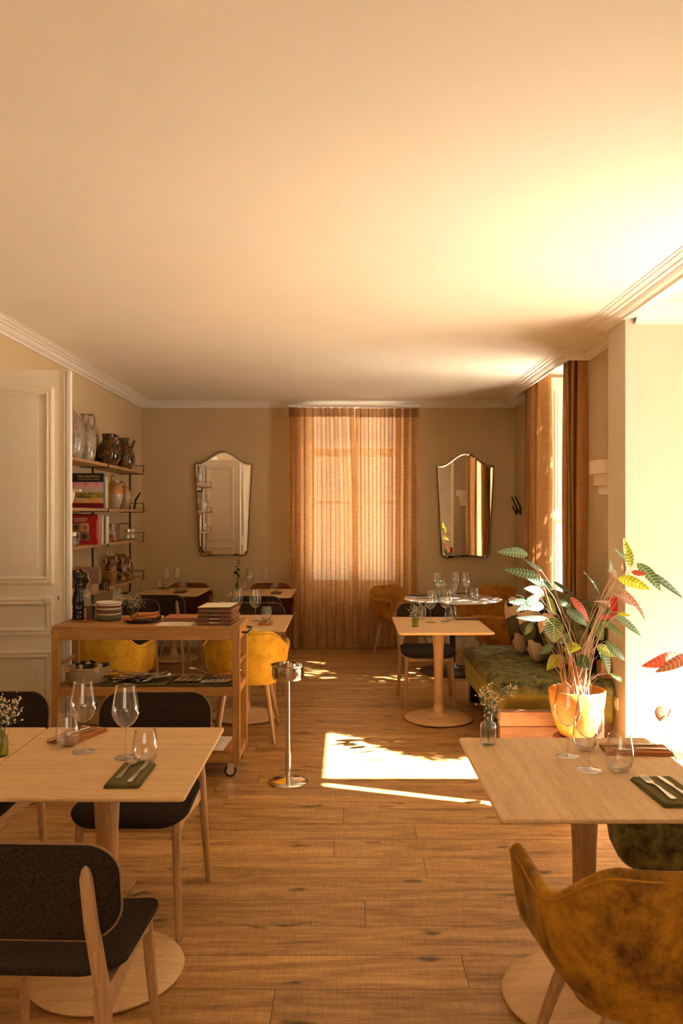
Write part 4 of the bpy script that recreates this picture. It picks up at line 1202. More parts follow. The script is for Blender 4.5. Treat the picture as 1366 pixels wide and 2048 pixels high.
# ------------------------------------------------------------------ on the trolley, top shelf
ZT = .9245
o = MB(); o.lathe([(0, 0), (.066, 0), (.070, .003), (.071, .009), (.066, .009), (.062, .005), (0, .005)], 32, sx=1.1, sy=.85)
o = o.build('saucer', M['leather'], angle=50); o.location = (-1.665, 5.17, ZT); tag(o, 'small brown saucer under the pepper mill and oil bottle', 'saucer')
t = thing('pepper_mill', 'tall black turned pepper mill on the trolley', 'pepper mill', (-1.695, 5.155, ZT+.0055))
mb = MB(); mb.lathe([(0, 0), (.036, 0), (.037, .004), (.036, .03), (.033, .035), (.036, .04), (.036, .05), (.032, .056), (.035, .062), (.035, .075), (.032, .082), (.037, .105), (.038, .125), (.033, .155), (.025, .185), (.021, .205), (.022, .215), (.029, .222), (.029, .229), (.022, .234), (.018, .240), (0, .240)], 28)
mb.build('body', M['black'], t, angle=40)
mb = MB(); mb.lathe([(0, .240), (.018, .241), (.016, .246), (.024, .252), (.032, .266), (.033, .275), (.029, .289), (.018, .299), (.010, .303), (0, .304)], 28); hd = mb.build('head', M['black'], t)
mb = MB(); mb.sphere((0, 0, .307), .007, 10, 6); mb.build('finial', plain('brass', (.72, .50, .22), .25, metal=1), hd)
t = thing('oil_bottle', 'small dark square oil bottle with a glass neck beside the pepper mill', 'bottle', (-1.625, 5.19, ZT+.0055))
mb = MB()
for (s_, z0, z1) in ((.024, 0, .085),): mb.prism(rrect(.046, .046, .008, 3), z0, z1)
mb.build('bottle_body', plain('dark_oil_glass', (.055, .026, .010), .1, coat=.5), t, angle=30)
mb = MB(); mb.lathe([(.018, .085), (.010, .092), (.0085, .098), (.0085, .12), (.011, .121), (.011, .128), (.0085, .128)], 14, caps=False); mb.build('neck', M['glass'], t)
t = tumbler('narrow water glass between the oil bottle and the plates', (-1.592, 5.235, ZT), .68)
PC = {'w': plain('white_glazed_plate', (.78, .70, .57), .3), 'g': plain('grey_green_plate', (.20, .19, .13), .35), 'b': plain('red_brown_plate', (.28, .09, .045), .35), 'd': plain('dark_slate_plate', (.085, .085, .075), .35)}
pl0 = None
names = ['dark slate side plate at the very bottom of the stack', 'grey green side plate, second from the bottom of the stack', 'thick grey green side plate under the lowest white one', 'lowest white side plate of the stack',
         'red brown side plate just above the lowest white one', 'grey green side plate in the middle of the stack', 'white side plate in the middle, under the upper red brown one', 'upper red brown side plate of the stack', 'white side plate second from the top of the stack', 'white side plate on top of the stack']
for i, (c, nm) in enumerate(zip('dggwbgwbww', names)):
    mb = MB(); mb.lathe([(0, .001), (.060, .001), (.064, 0), (.077, .003), (.079, .008), (.079, .0115), (.076, .0115), (.073, .007), (0, .0055)], 40)
    p = mb.build('side_plate', PC[c], angle=50); p.location = (-1.508 + .0015*((i*7) % 3 - 1), 5.19, ZT + i*.0117)
    tag(p, nm, 'plate', 'side plates stacked on the trolley')
for i in range(2):
    mb = MB(); mb.lathe([(0, .002), (.075, .0), (.09, .004), (.108, .018), (.112, .019), (.108, .013), (.088, -.001+.001), (0, .0015)][:6] + [(.085, .006), (0, .006)], 40, sx=1.06, sy=.72)
    p = mb.build('oval_dish', PC['d'], angle=60); p.location = (-1.268 + .004*i, 5.08, ZT + .0005 + i*.0115); p.rotation_euler = (0, 0, .12)
    tag(p, ['lower dark oval dish under the orange napkins', 'upper dark oval dish holding the orange napkins'][i], 'dish', 'dark oval dishes on the trolley')
for i, (x, y, w, d, r) in enumerate(((-1.285, 5.07, .17, .125, .12), (-1.255, 5.095, .165, .11, -.15), (-1.245, 5.105, .13, .10, .5))):
    t = thing('cloth_napkin', ['orange cloth napkin lying flat at the bottom of the oval dish pile', 'orange cloth napkin in the middle of the oval dish pile', 'crumpled orange cloth napkin on top of the oval dish pile'][i], 'napkin', (x, y, ZT + .020 + i*.011), r, 'orange cloth napkins on the oval dish')
    mb = MB(); oo = rrect(w, d, .012, 3)
    slab(mb, oo, lambda a, b_, q, i=i: (a, b_, .0095*q + (.004+.005*i)*math.sin(a*38+i)*math.cos(b_*30+2*i)*q + .002*i*q), 9); mb.build('cloth', M['nap_orange'], t, angle=180)
# flat menus
def menu(label, loc, rz, w, d, cover, sheet, group, th=.0105):
    t = thing('menu_folder', label, 'menu', loc, rz, group)
    mb = MB(); mb.box(-w/2, w/2, -d/2, d/2, 0, .0025); mb.box(-w/2, w/2, -d/2, d/2, th-.0035, th-.001); mb.box(-w/2, -w/2+.003, -d/2, d/2, .0025, th-.0035); mb.build('cover', M[cover], t, smooth=False)
    mb = MB(); mb.box(-w/2+.006, w/2-.006, -d/2+.004, d/2-.006, .003, th-.004); mb.build('pages', M[sheet], t, smooth=False)
    return t
m0 = menu('terracotta leather menu folder, upper of the two lying beside the tall stack', (-1.03, 5.20, ZT+.0125), -.02, .225, .21, 'leather', 'nap_brown', 'terracotta menus beside the stack', .012)
dup(m0, (-1.035, 5.195, ZT), .015, 'terracotta leather menu folder, lower of the two lying beside the tall stack')
t = thing('menu_card', 'cream printed card lying in front of the terracotta menus', 'card', (-1.035, 5.00, ZT), .0)
mb = MB(); mb.box(-.115, .10, -.085, .095, 0, .0012); c = mb.build('card', M['paper'], t, smooth=False)
mb = MB(); r_ = random.Random(2)
for j in range(5):
    x = -.05
    while x < .05:
        w = r_.uniform(.006, .018); mb.box(x, x+w, -.05+.016*j, -.047+.016*j, .0012, .0016); x += w + .005
mb.build('printing', M['ink'], t, smooth=False)
for i in range(9):
    t_ = menu('m', (-.783 + .002*((i*5) % 4 - 1.5), 5.07 + .002*((i*3) % 3 - 1), ZT + i*.0118), math.radians(-3.0 + 1.2*((i*7) % 3 - 1)), .205, .285, 'nap_brown' if i % 2 == 0 else 'leather', 'nap_brown', 'menus in the tall stack') if i == 0 or i == 1 else dup(m0s[i % 2], (-.783 + .002*((i*5) % 4 - 1.5), 5.07 + .002*((i*3) % 3 - 1), ZT + i*.0118), math.radians(-3.0 + 1.2*((i*7) % 3 - 1)))
    if i == 0: m0s = [t_]
    if i == 1: m0s.append(t_)
    t_['label'] = ['brown leather menu at the very bottom of the tall stack', 'terracotta menu second from the bottom of the tall stack', 'brown menu third from the bottom of the tall stack', 'terracotta menu fourth from the bottom of the tall stack',
                   'brown menu exactly in the middle of the tall stack', 'terracotta menu fourth from the top of the tall stack', 'brown menu third from the top of the tall stack', 'terracotta menu second from the top of the tall stack', 'brown menu topmost of the tall stack, under the cream sheet'][i]
    mb = MB(); mb.box(-.035, .03, -.1445, -.1425, .002, .009); mb.build('spine_band', M['steel'] if i in (1, 3, 5, 7) else M['nap_brown'], t_, smooth=False)
t = thing('menu_sheet', 'cream menu sheet with a metal clip on top of the tall menu stack', 'sheet', (-.79, 5.07, ZT + 9*.0118), math.radians(-3))
mb = MB(); slab(mb, rrect(.205, .275, .002, 1), lambda a, b_, q: (a, b_, .0012*q + .004*(a/.1)**2*(1 if a > 0 else .3)), 5); mb.build('sheet', M['paper'], t)
mb = MB(); mb.tube([(-.02, .130, .003), (-.012, .118, .008), (.012, .118, .008), (.02, .130, .003)], .003, 6); mb.box(-.025, .025, .12, .138, .0015, .004); mb.build('clip', M['steel'], t)

# middle shelf: basket with corks, cutlery on dark cloths
ZM = .547
t = thing('woven_basket', 'oval woven seagrass basket full of corked bottle stoppers on the middle shelf', 'basket', (-1.605, 5.06, ZM))
wm, nt, b, out = nodes('seagrass_weave')
wv = N(nt, 'ShaderNodeTexWave', wave_type='BANDS', bands_direction='Z'); wv.inputs['Scale'].default_value = 45; wv.inputs['Distortion'].default_value = 3.0; wv.inputs['Detail Scale'].default_value = 6
L(nt, coords(nt), wv.inputs['Vector'])
nz = N(nt, 'ShaderNodeTexNoise', Scale=90.0); L(nt, coords(nt), nz.inputs['Vector'])
L(nt, mixc(nt, wv.outputs['Fac'], (.30, .21, .11), mixc(nt, nz.outputs['Fac'], (.40, .29, .16), (.60, .46, .29))), b.inputs['Base Color'])
b.inputs['Roughness'].default_value = .9; bump(nt, b, math_(nt, 'ADD', wv.outputs['Fac'], nz.outputs['Fac']), .35, .003)
mb = MB(); prof = [(0, .002), (.105, 0), (.122, .01)]
for k in range(6):
    z = .018 + k*.0145; prof += [(.1295+.004*k/5, z), (.131+.004*k/5, z+.007), (.1295+.004*k/5, z+.0135)]
prof += [(.126, .108), (.118, .104), (.115, .02), (0, .012)]
mb.lathe(prof, 44, sx=1.0, sy=.78); mb.build('body', wm, t, angle=80)
r_ = random.Random(8)
cork = plain('pale_cork', (.62, .47, .30), .85, c2=(.50, .36, .22), scale=90); capm = plain('black_stopper_sleeve', (.03, .02, .018), .35)
cps = [(-.085, .02, .088, .3), (-.045, -.02, .092, -.5), (.0, .03, .094, .2), (.01, -.035, .088, -.9), (.05, .0, .096, .8), (.085, .025, .088, -.4), (-.06, .055, .086, 1.2), (.06, -.045, .082, .5), (-.02, .06, .090, -1.4), (-.09, -.03, .078, -.2)]
ck0 = None
for i, (x, y, z, a) in enumerate(cps):
    if ck0 is None:
        ck0 = thing('bottle_stopper', 'corked black bottle stopper lying in the woven basket', 'stopper', (0, 0, 0), 0, 'bottle stoppers in the basket')
        mb = MB(); mb.tube([(0, -.03, 0), (0, .045, 0)], [.0125, .0115], 10); mb.build('sleeve', capm, ck0)
        mb = MB(); mb.tube([(0, -.045, 0), (0, -.030, 0)], .0135, 12); mb.build('cork_end', cork, ck0)
        s_ = ck0
    else: s_ = dup(ck0, (0, 0, 0))
    s_.location = (-1.605+x, 5.06+y*.85, ZM+z+.022); s_.scale = (1.25, 1.25, 1.25); s_.rotation_euler = (.12*math.sin(i*2.1), .1, a)
for i, (x, w) in enumerate(((-1.30, .42), (-.885, .40))):
    t = thing('cutlery_cloth', ['dark olive cloth under the jumbled forks on the middle shelf', 'dark olive cloth under the neat rows of cutlery on the middle shelf'][i], 'cloth', (x, 5.10, ZM), 0, 'cloths under the cutlery')
    mb = MB(); oo = rrect(w, .30, .02, 3)
    slab(mb, oo, lambda a, b_, q: (a, b_ - .0, .006*q + (.004*math.sin(a*30)+.004*math.sin(b_*44+a*9)+.006)*q), 10); mb.build('cloth', M['nap_green'], t, angle=180)
zc = ZM + .021
fk = fork('tarnished fork lying in the jumbled cutlery pile', (-1.30, 5.08, zc), .3, 'jumbled forks and knives on the middle shelf', 'dark_steel')
kn = knife('tarnished knife lying in the jumbled cutlery pile', (-1.25, 5.08, zc), .7, 'jumbled forks and knives on the middle shelf', 'dark_steel')
for i in range(26):
    src = fk if i % 2 else kn
    x = -1.42 + .28*r_.random(); y = 5.03 + .12*r_.random()
    dup(src, (x, y, zc + .0022*i*.55), None, rot=(r_.uniform(-.12, .12), r_.uniform(-.1, .1), r_.uniform(-1.5, -.5)))
fr0 = fork('fork laid in the neat row of forks on the middle shelf', (-1.03, 5.10, zc), 0, 'forks in the neat row', 'dark_steel')
for i in range(1, 12): dup(fr0, (-1.05 + .0145*i, 5.08 + .003*(i % 2), zc + .002*(i % 3)), None, rot=(-.05, 0, -.08))
M['brown_handle'] = wood('brown_knife_handle', (.10, .035, .015), (.25, .09, .04), 'Y', 2, .35)
kr0 = knife('brown handled knife laid in the row at the right of the middle shelf', (-.86, 5.07, zc), PI-.35, 'brown handled knives in a row', 'dark_steel', 'brown_handle')
for i in range(1, 12): dup(kr0, (-.86 + .0155*i, 5.07, zc + .002*(i % 2)), None, rot=(-.04, 0, PI-.38))
spoon('large serving spoon resting on top of the neat cutlery rows', (-.90, 5.16, zc+.022), (.08, 0, .9), 'serving spoons', 'dark_steel').scale = (1.3, 1.3, 1.3)
spoon('serving spoon lying over the brown handled knives', (-.77, 5.20, zc+.016), (.05, 0, -1.3), 'serving spoons', 'dark_steel').scale = (1.15, 1.15, 1.15)
spoon('tarnished spoon at the back left of the jumbled cutlery', (-1.42, 5.18, zc+.012), (.05, 0, 1.1), 'serving spoons', 'dark_steel').scale = (1.15, 1.15, 1.15)

# bottom shelf: leather menu board with a white sheet
t = thing('menu_board', 'brown leather board holding a white printed sheet on the bottom shelf', 'menu', (-.80, 5.10, .142), math.radians(-4))
mb = MB(); mb.box(-.15, .10, -.16, .17, 0, .016); mb.build('board', M['leather'], t, smooth=False, bevel=.002)
mb = MB(); mb.box(-.14, .068, -.15, .16, .0165, .018); mb.build('sheet', M['paper_white'], t, smooth=False)
mb = MB()
for j in range(12): mb.box(-.11, .03 - .02*(j % 3), -.12+.021*j, -.118+.021*j, .018, .0184)
mb.build('printing', M['ink'], t, smooth=False)

# ------------------------------------------------------------------ wall shelf contents
def glaze(name, c1, c2, scale=6, rough=.22, zsplit=None, c3=None):
    m, nt, b, out = nodes(name)
    n = N(nt, 'ShaderNodeTexNoise', Scale=scale, Detail=8.0, Distortion=1.2)
    L(nt, coords(nt), n.inputs['Vector'])
    c = ramp(nt, n.outputs['Fac'], [(.38, c1), (.62, c2)])
    if zsplit is not None:
        sp = N(nt, 'ShaderNodeSeparateXYZ'); L(nt, coords(nt), sp.inputs[0])
        zz = math_(nt, 'ADD', sp.outputs[2], math_(nt, 'MULTIPLY', n.outputs['Fac'], .04))
        c = mixc(nt, ramp(nt, math_(nt, 'MULTIPLY', math_(nt, 'SUBTRACT', zz, zsplit), 40.0), [(.4, (0, 0, 0)), (.6, (1, 1, 1))]), c3, c)
    L(nt, c, b.inputs['Base Color']); b.inputs['Roughness'].default_value = rough; b.inputs['Coat Weight'].default_value = .4
    bump(nt, b, n.outputs['Fac'], .1, .003)
    return m
G_grey = glaze('salt_glaze_grey', (.24, .20, .145), (.42, .36, .27), 14, .25)
G_grey2 = glaze('salt_glaze_speckled', (.20, .14, .09), (.40, .33, .25), 40, .3)
G_dark = glaze('dark_mottled_glaze', (.018, .008, .004), (.16, .07, .022), 14, .12)
G_honey = glaze('honey_dipped_glaze', (.42, .19, .05), (.56, .27, .07), 6, .18, .155, (.46, .34, .22))
G_honey2 = glaze('pale_honey_glaze', (.38, .18, .06), (.50, .26, .09), 6, .2, .17, (.40, .27, .15))
G_marb = glaze('marbled_brown_glaze', (.018, .007, .004), (.40, .20, .055), 26, .15)
G_marb2 = glaze('marbled_red_glaze', (.06, .02, .015), (.45, .20, .09), 30, .2)
def jug(name, label, cat, loc, prof, mat, handle=None, hr=.010, rz=0, spout=None, n=28, group='jugs on the wall shelf'):
    t = thing(name, label, cat, loc, rz, group)
    mb = MB(); mb.lathe(prof, n); mb.build('body', mat, t, angle=60)
    if handle:
        mb = MB(); mb.tube(handle, hr, 8); mb.build('handle', mat, t)
    if spout:
        mb = MB(); mb.tube(spout, [hr*1.9, hr*1.3, hr*1.1, hr*1.5], 10); mb.build('spout', mat, t)
    return t
SX = -2.335
def S(px): return SX
jug('stoneware_jug', 'tall speckled stoneware jug half hidden by the open door', 'jug', (SX, 6.90, ZS[0]), [(0, 0), (.075, 0), (.09, .02), (.112, .10), (.122, .20), (.118, .27), (.095, .34), (.055, .39), (.028, .42), (.022, .45), (.024, .47), (0, .47)], G_grey2)
s_ = thing('jug_stopper', 'red brown cork knob on the speckled stoneware jug', 'stopper', (SX, 6.90, ZS[0]+.47))
mb = MB(); mb.lathe([(0, 0), (.018, 0), (.022, .012), (.018, .026), (0, .03)], 14); mb.build('knob', M['copperwood'], s_)
jug('stoneware_jug', 'tall grey stoneware jug with a side spout and loop handle', 'jug', (SX+.01, 7.27, ZS[0]), [(0, 0), (.066, 0), (.076, .02), (.092, .10), (.098, .18), (.094, .25), (.074, .31), (.045, .345), (.032, .37), (.031, .40), (.040, .425), (.046, .43), (.040, .43), (.03, .40), (0, .36)], G_grey,
    [(.035, 0, .42), (.075, 0, .425), (.098, 0, .395), (.096, 0, .34), (.080, 0, .30)], .009, -.3, [(-.03, 0, .36), (-.055, 0, .385), (-.075, 0, .405), (-.085, 0, .41)])
jug('pottery_jug', 'squat dark brown glazed jug with two handles on the top board', 'jug', (SX, 8.02, ZS[0]), [(0, 0), (.070, 0), (.082, .02), (.112, .08), (.122, .14), (.112, .20), (.078, .24), (.062, .26), (.060, .30), (.070, .325), (.062, .325), (.052, .29), (0, .24)], G_dark,
    [(.06, 0, .31), (.10, 0, .30), (.122, 0, .26), (.115, 0, .20)], .011, -.2, None)
o = MB(); o.tube([(-.06, 0, .31), (-.10, 0, .30), (-.122, 0, .26), (-.112, 0, .20)], .011, 8)
t = thing('pottery_jug', 'dark glazed jug with wide neck and slanting spout, last on the top board', 'jug', (SX, 8.60, ZS[0]), .0, 'jugs on the wall shelf')
mb = MB(); mb.lathe([(0, 0), (.072, 0), (.085, .02), (.108, .08), (.112, .14), (.098, .20), (.065, .245), (.045, .27), (.042, .32), (.052, .34), (.045, .34), (.036, .31), (0, .25)], 28); mb.build('body', G_dark, t, angle=60)
mb = MB(); mb.tube([(.06, 0, .21), (.085, 0, .26), (.098, 0, .295), (.105, 0, .315)], [.022, .015, .013, .017], 10); mb.build('spout', G_dark, t)
mb = MB(); mb.tube([(-.04, 0, .33), (-.085, 0, .32), (-.10, 0, .27), (-.09, 0, .2)], .010, 8); mb.build('handle', G_dark, t)

# second board
t = thing('white_bowl', 'white angular bowl beside the wine book, mostly behind the door', 'bowl', (SX+.05, 6.60, ZS[1]))
mb = MB(); mb.lathe([(0, 0), (.045, 0), (.055, .01), (.082, .085), (.088, .150), (.084, .150), (.076, .085), (.05, .014), (0, .012)], 28); mb.build('body', PC['w'], t, angle=40)
mb = MB(); mb.box(.075, .135, -.03, .03, .128, .151); mb.build('lip', PC['w'], t, smooth=False, bevel=.004)

def flat(c, r=.45): return plain('print_%d' % len(bpy.data.materials), c, r)
bk = thing('wine_book', 'large book standing cover out on the second board, titled Argentine wine', 'book', (-2.44, 7.24, ZS[1]), 0, 'books on the wall shelf')
mb = MB(); mb.box(0, .288, 0, .028, 0, .313); mb.build('book_block', flat((.04, .12, .30)), bk, smooth=False)
cv = MB(); cv.box(0, .286, -.003, 0, 0, .313); cvo = cv.build('front_cover', flat((.012, .010, .009)), bk, smooth=False)
def noisy(c1, c2, s): return plain('print_%d' % len(bpy.data.materials), c1, .4, c2=c2, scale=s)
bands = [(.0, .046, noisy((.30, .005, .01), (.10, .004, .008), 18)), (.046, .092, noisy((.72, .50, .25), (.74, .28, .08), 20)), (.092, .140, noisy((.08, .10, .01), (.50, .42, .04), 16)), (.140, .185, noisy((.62, .52, .48), (.50, .34, .34), 9)), (.185, .235, noisy((.62, .20, .30), (.78, .45, .50), 14))]
for z0, z1, m_ in bands:
    b_ = MB(); b_.box(0, .286, -.0042, -.003, z0, z1); b_.build('cover_band', m_, cvo, smooth=False)
def text(s, size, loc, rot, mat, parent, name='lettering', spacing=1.0):
    cu = bpy.data.curves.new(name, 'FONT'); cu.body = s; cu.size = size; cu.extrude = .0004; cu.align_x = 'CENTER'; cu.align_y = 'CENTER'; cu.space_character = spacing
    cu.resolution_u = 2
    o = bpy.data.objects.new(name, cu); COL.objects.link(o); o.parent = parent; o.location = loc; o.rotation_euler = rot
    bpy.context.view_layer.update()
    me = bpy.data.meshes.new_from_object(o.evaluated_get(bpy.context.evaluated_depsgraph_get()))
    bpy.data.objects.remove(o, do_unlink=True)
    o = bpy.data.objects.new(name, me); COL.objects.link(o); o.parent = parent; o.location = loc; o.rotation_euler = rot
    me.materials.clear(); me.materials.append(mat); return o
text('VINO ARGENTINO', .0235, (.155, -.0046, .284), (PI/2, 0, 0), M['paper'], cvo)
text('ARGENTINE WINE', .0235, (.155, -.0046, .258), (PI/2, 0, 0), flat((.45, .38, .26)), cvo)
def book(label, x, y, z, w, d, h, c, name='book', pages=(.78, .70, .55)):
    t = thing(name, label, 'book', (x, y, z), 0, 'books on the wall shelf')
    mb = MB(); mb.box(.004, w-.004, .003, d-.003, .004, h-.004); mb.build('pages', flat(pages, .9), t, smooth=False)
    mb = MB(); mb.box(0, w, 0, .0025, 0, h); mb.box(0, w, d-.0025, d, 0, h); mb.box(w-.0025, w, .0025, d-.0025, 0, h); mb.build('cover', flat(c), t, smooth=False)
    return t
book('slim white book between the wine book and the spiral notebook', -2.43, 7.285, ZS[1], .285, .035, .285, (.78, .72, .62))
t = thing('spiral_notebook', 'notebook with a yellow spiral binding on the second board', 'notebook', (-2.42, 7.33, ZS[1]), 0, 'books on the wall shelf')
mb = MB(); mb.box(0, .27, 0, .022, 0, .275); mb.build('pages', M['paper_white'], t, smooth=False)
mb = MB(); 
for k in range(24):
    a = [(.272 + .013*math.cos(q), .011 + .013*math.sin(q), .008 + k*.0112) for q in [j/8*2*PI for j in range(9)]]
    mb.tube(a, .0028, 5)
mb.build('spiral_binding', flat((.75, .48, .07)), t)
jug('honey_jug', 'honey glazed jar with a pale unglazed foot and dark handle', 'jar', (SX+.01, 8.18, ZS[1]), [(0, 0), (.050, 0), (.056, .01), (.075, .08), (.088, .15), (.086, .20), (.068, .245), (.045, .262), (.048, .285), (.040, .285), (0, .25)], G_honey,
    [(-.03, 0, .27), (-.035, 0, .33), (-.012, 0, .345), (.004, 0, .33)], .009)
jug('honey_jug', 'smaller honey glazed jug with a looped dark handle', 'jug', (SX+.01, 8.55, ZS[1]), [(0, 0), (.046, 0), (.052, .01), (.070, .09), (.078, .14), (.072, .18), (.048, .215), (.030, .228), (.032, .245), (0, .24)], G_honey2,
    [(-.028, 0, .235), (-.055, 0, .265), (-.035, 0, .29), (-.005, 0, .285), (.012, 0, .24)], .009)
t = thing('metal_bookend', 'black slanting metal wedge at the end of the second board', 'bookend', (-2.29, 8.78, ZS[1]), 0)
mb = MB(); mb.add([(0, -.01, -.03), (.02, -.01, -.03), (.035, -.01, .06), (.085, -.01, .15), (.075, -.01, .155), (.02, -.01, .08), (0, .01, -.03), (.02, .01, -.03), (.035, .01, .06), (.085, .01, .15), (.075, .01, .155), (.02, .01, .08)],
  [(5, 4, 3, 2, 1, 0), (6, 7, 8, 9, 10, 11)] + [(i, (i+1) % 6, 6+(i+1) % 6, 6+i) for i in range(6)]); o = mb.build('blade', M['black_metal'], t, smooth=False); o.location = (0, 0, .031)
mb = MB(); mb.box(-.03, .05, -.03, .03, 0, .003); mb.build('foot', M['black_metal'], t, smooth=False)

# third board
rb = thing('cookbook', 'red cookbook standing cover out with four food photographs', 'book', (-2.425, 7.10, ZS[2]), 0, 'books on the wall shelf')
red = flat((.42, .010, .016), .35)
mb = MB(); mb.box(0, .245, 0, .03, 0, .255); mb.build('book_block', red, rb, smooth=False)
mb = MB(); mb.box(.245, .262, 0, .07, 0, .262); sp_ = mb.build('spine', red, rb, smooth=False)
mb = MB(); mb.box(.2525, .2560, -.001, 0, .05, .21); mb.build('spine_lettering', M['paper'], sp_, smooth=False)
ph = [((.35, .28, .10), (.12, .06, .02)), ((.70, .55, .42), (.62, .20, .05)), ((.66, .60, .52), (.06, .04, .03)), ((.30, .28, .25), (.05, .03, .02))]
for i, (c1, c2) in enumerate(ph):
    x0 = .035 + .078*(i % 2); z0 = .115 - .078*(i // 2)
    mb = MB(); mb.box(x0, x0+.072, -.0012, 0, z0, z0+.072); p_ = mb.build('cover_photo', noisy(c1, tuple(q*.7 for q in c1), 30), rb, smooth=False)
    mb = MB(); mb.lathe([(0, 0), (.026, 0), (.026, .001), (0, .001)], 20); d_ = mb.build('dish_picture', flat(c2), p_, smooth=False); d_.location = (x0+.036, -.0012, z0+.034); d_.rotation_euler = (PI/2, 0, 0)
mb = MB()
for j in range(3): mb.box(.045 + .005*j, .175 - .01*j, -.0012, 0, .228-.013*j, .233-.013*j)
mb.build('cover_lettering', M['paper'], rb, smooth=False)
mb = MB(); mb.box(.045, .10, -.0012, 0, .01, .03); bc = mb.build('label_panel', M['paper_white'], rb, smooth=False)
mb = MB()
for j in range(10): mb.box(.049+.0046*j, .049+.0046*j+.002, -.0018, -.0012, .016, .028)
mb.build('label_bars', M['ink'], bc, smooth=False)
book('dark red book behind the red cookbook', -2.43, 7.20, ZS[2], .225, .03, .268, (.22, .008, .012))
book('white book nearest the red cookbook on the third board', -2.43, 7.25, ZS[2], .262, .040, .262, (.74, .66, .52))
book('thin olive book between two white ones on the third board', -2.43, 7.325, ZS[2], .262, .018, .250, (.16, .13, .06))
book('white book with a small green mark on the third board', -2.43, 7.36, ZS[2], .268, .075, .248, (.76, .70, .60))
mb = MB(); mb.lathe([(0, 0), (.016, 0), (.016, .055), (.012, .06), (0, .06)], 12); o = mb.build('small_bottle', flat((.01, .10, .08))); o.location = (-2.185, 7.30, ZS[2]); tag(o, 'tiny teal bottle in front of the books on the third board', 'bottle')
t = thing('sugar_shaker', 'glass shaker with a silver lid in front of the red cookbook', 'shaker', (-2.23, 6.66, ZS[2]))
mb = MB(); mb.lathe([(0, .001), (.026, 0), (.028, .005), (.028, .085), (.024, .09)], 20, caps=False); mb.lathe([(0, .003), (.024, .003), (.024, .07), (0, .07)], 20); mb.build('jar', M['clear_glass'], t, angle=50)
mb = MB(); mb.lathe([(0, .122), (.027, .12), (.028, .115), (.028, .088), (0, .088)][::-1], 20); mb.build('lid', M['chrome'], t, angle=40)
pot_prof = [(0, 0), (.058, 0), (.064, .01), (.070, .09), (.069, .172), (.064, .172), (.060, .02), (0, .015)]
jug('glazed_pot', 'yellow brown streaked pot on the third board, half behind its darker twin', 'pot', (SX+.04, 7.74, ZS[2]), pot_prof, G_marb, group='streaked pots on the third board')
jug('glazed_pot', 'dark red streaked pot in front on the third board', 'pot', (SX+.03, 7.98, ZS[2]), pot_prof, G_marb2, group='streaked pots on the third board')
jug('glazed_pot', 'dark streaked pot at the back of the third board, next to the gold lid', 'pot', (SX-.03, 8.28, ZS[2]), pot_prof, G_marb2, group='streaked pots on the third board')
for (y, x, lab) in ((8.50, -2.28, 'small glass jar with a gold lid on the third board'), (8.72, -2.29, 'small pale jar at the end of the third board behind the upright')):
    t = thing('lidded_jar', lab, 'jar', (x, y, ZS[2]), 0, 'small lidded jars')
    mb = MB(); mb.lathe([(0, .001), (.028, 0), (.030, .005), (.030, .075), (.026, .08)], 20, caps=False); mb.lathe([(0, .003), (.026, .003), (.026, .05), (0, .05)], 20); mb.build('jar', M['clear_glass'], t, angle=50)
    mb = MB(); mb.lathe([(0, .08), (.030, .08), (.031, .084), (.031, .108), (0, .110)], 20); mb.build('lid', bpy.data.materials['brass'] if y < 8.6 else M['paper_white'], t, angle=40)

# fourth board
t = thing('scalloped_dish', 'brown scalloped dish with a tan rim propped upright behind the pepper mill', 'dish', (-2.30, 6.95, ZS[3]), rot=(math.radians(-12), 0, math.radians(-8)))
def scal(u, v):
    a = u*2*PI; r = .105*(1 + .06*math.cos(9*a))*v
    return (r*math.cos(a), .022*(1-v**3) , .108 + r*math.sin(a))
mb = MB(); mb.grid(scal, 90, 8, cu=True); mb.build('dish_body', G_dark, t, angle=80, solid=.005)
mb = MB(); mb.tube([Vector(scal(k/90, 1)) + Vector((0, -.004, 0)) for k in range(91)], .0055, 6); mb.build('rim', flat((.50, .32, .13)), t)
t = thing('copper_bowl', 'mottled copper coloured bowl at the door end of the fourth board', 'bowl', (-2.27, 6.45, ZS[3]))
mb = MB(); mb.lathe([(0, 0), (.06, 0), (.09, .02), (.115, .06), (.122, .085), (.116, .085), (.085, .025), (0, .012)], 32); mb.build('body', glaze('copper_glaze', (.32, .12, .05), (.52, .26, .13), 50, .3), t, angle=50)
pk = flat((.40, .245, .195), .8)
t = thing('gift_box', 'dusty pink flat box standing upright behind the shelf upright', 'box', (-2.44, 7.32, ZS[3]), 0, 'dusty pink boxes')
mb = MB(); mb.box(0, .225, 0, .05, 0, .20); mb.build('box_body', pk, t, smooth=False, bevel=.002)
mb = MB(); mb.box(0, .225, -.002, 0, .165, .168); mb.build('lid_seam', M['ink'], t, smooth=False)
t = thing('gift_box', 'dusty pink box lying flat with a small dark mark on its side', 'box', (-2.42, 7.05, ZS[3]), 0, 'dusty pink boxes')
mb = MB(); mb.box(0, .22, 0, .20, 0, .062); mb.build('box_body', pk, t, smooth=False, bevel=.002)
mb = MB(); mb.box(.10, .125, -.0012, 0, .025, .04); mb.build('small_mark', M['ink'], t, smooth=False)
mb = MB(); mb.lathe([(0, 0), (.03, 0), (.036, .02), (.032, .05), (.02, .065), (0, .068)], 16); o = mb.build('dark_pot', G_dark); o.location = (-2.30, 7.25, ZS[3]+.063-.063); o.location = (-2.17+.0, 7.28, ZS[3]); tag(o, 'tiny black rounded pot beside the upright on the fourth board', 'pot')
striped = glaze('striped_slip_glaze', (.035, .012, .006), (.60, .36, .12), 9, .15)
nt = striped.node_tree
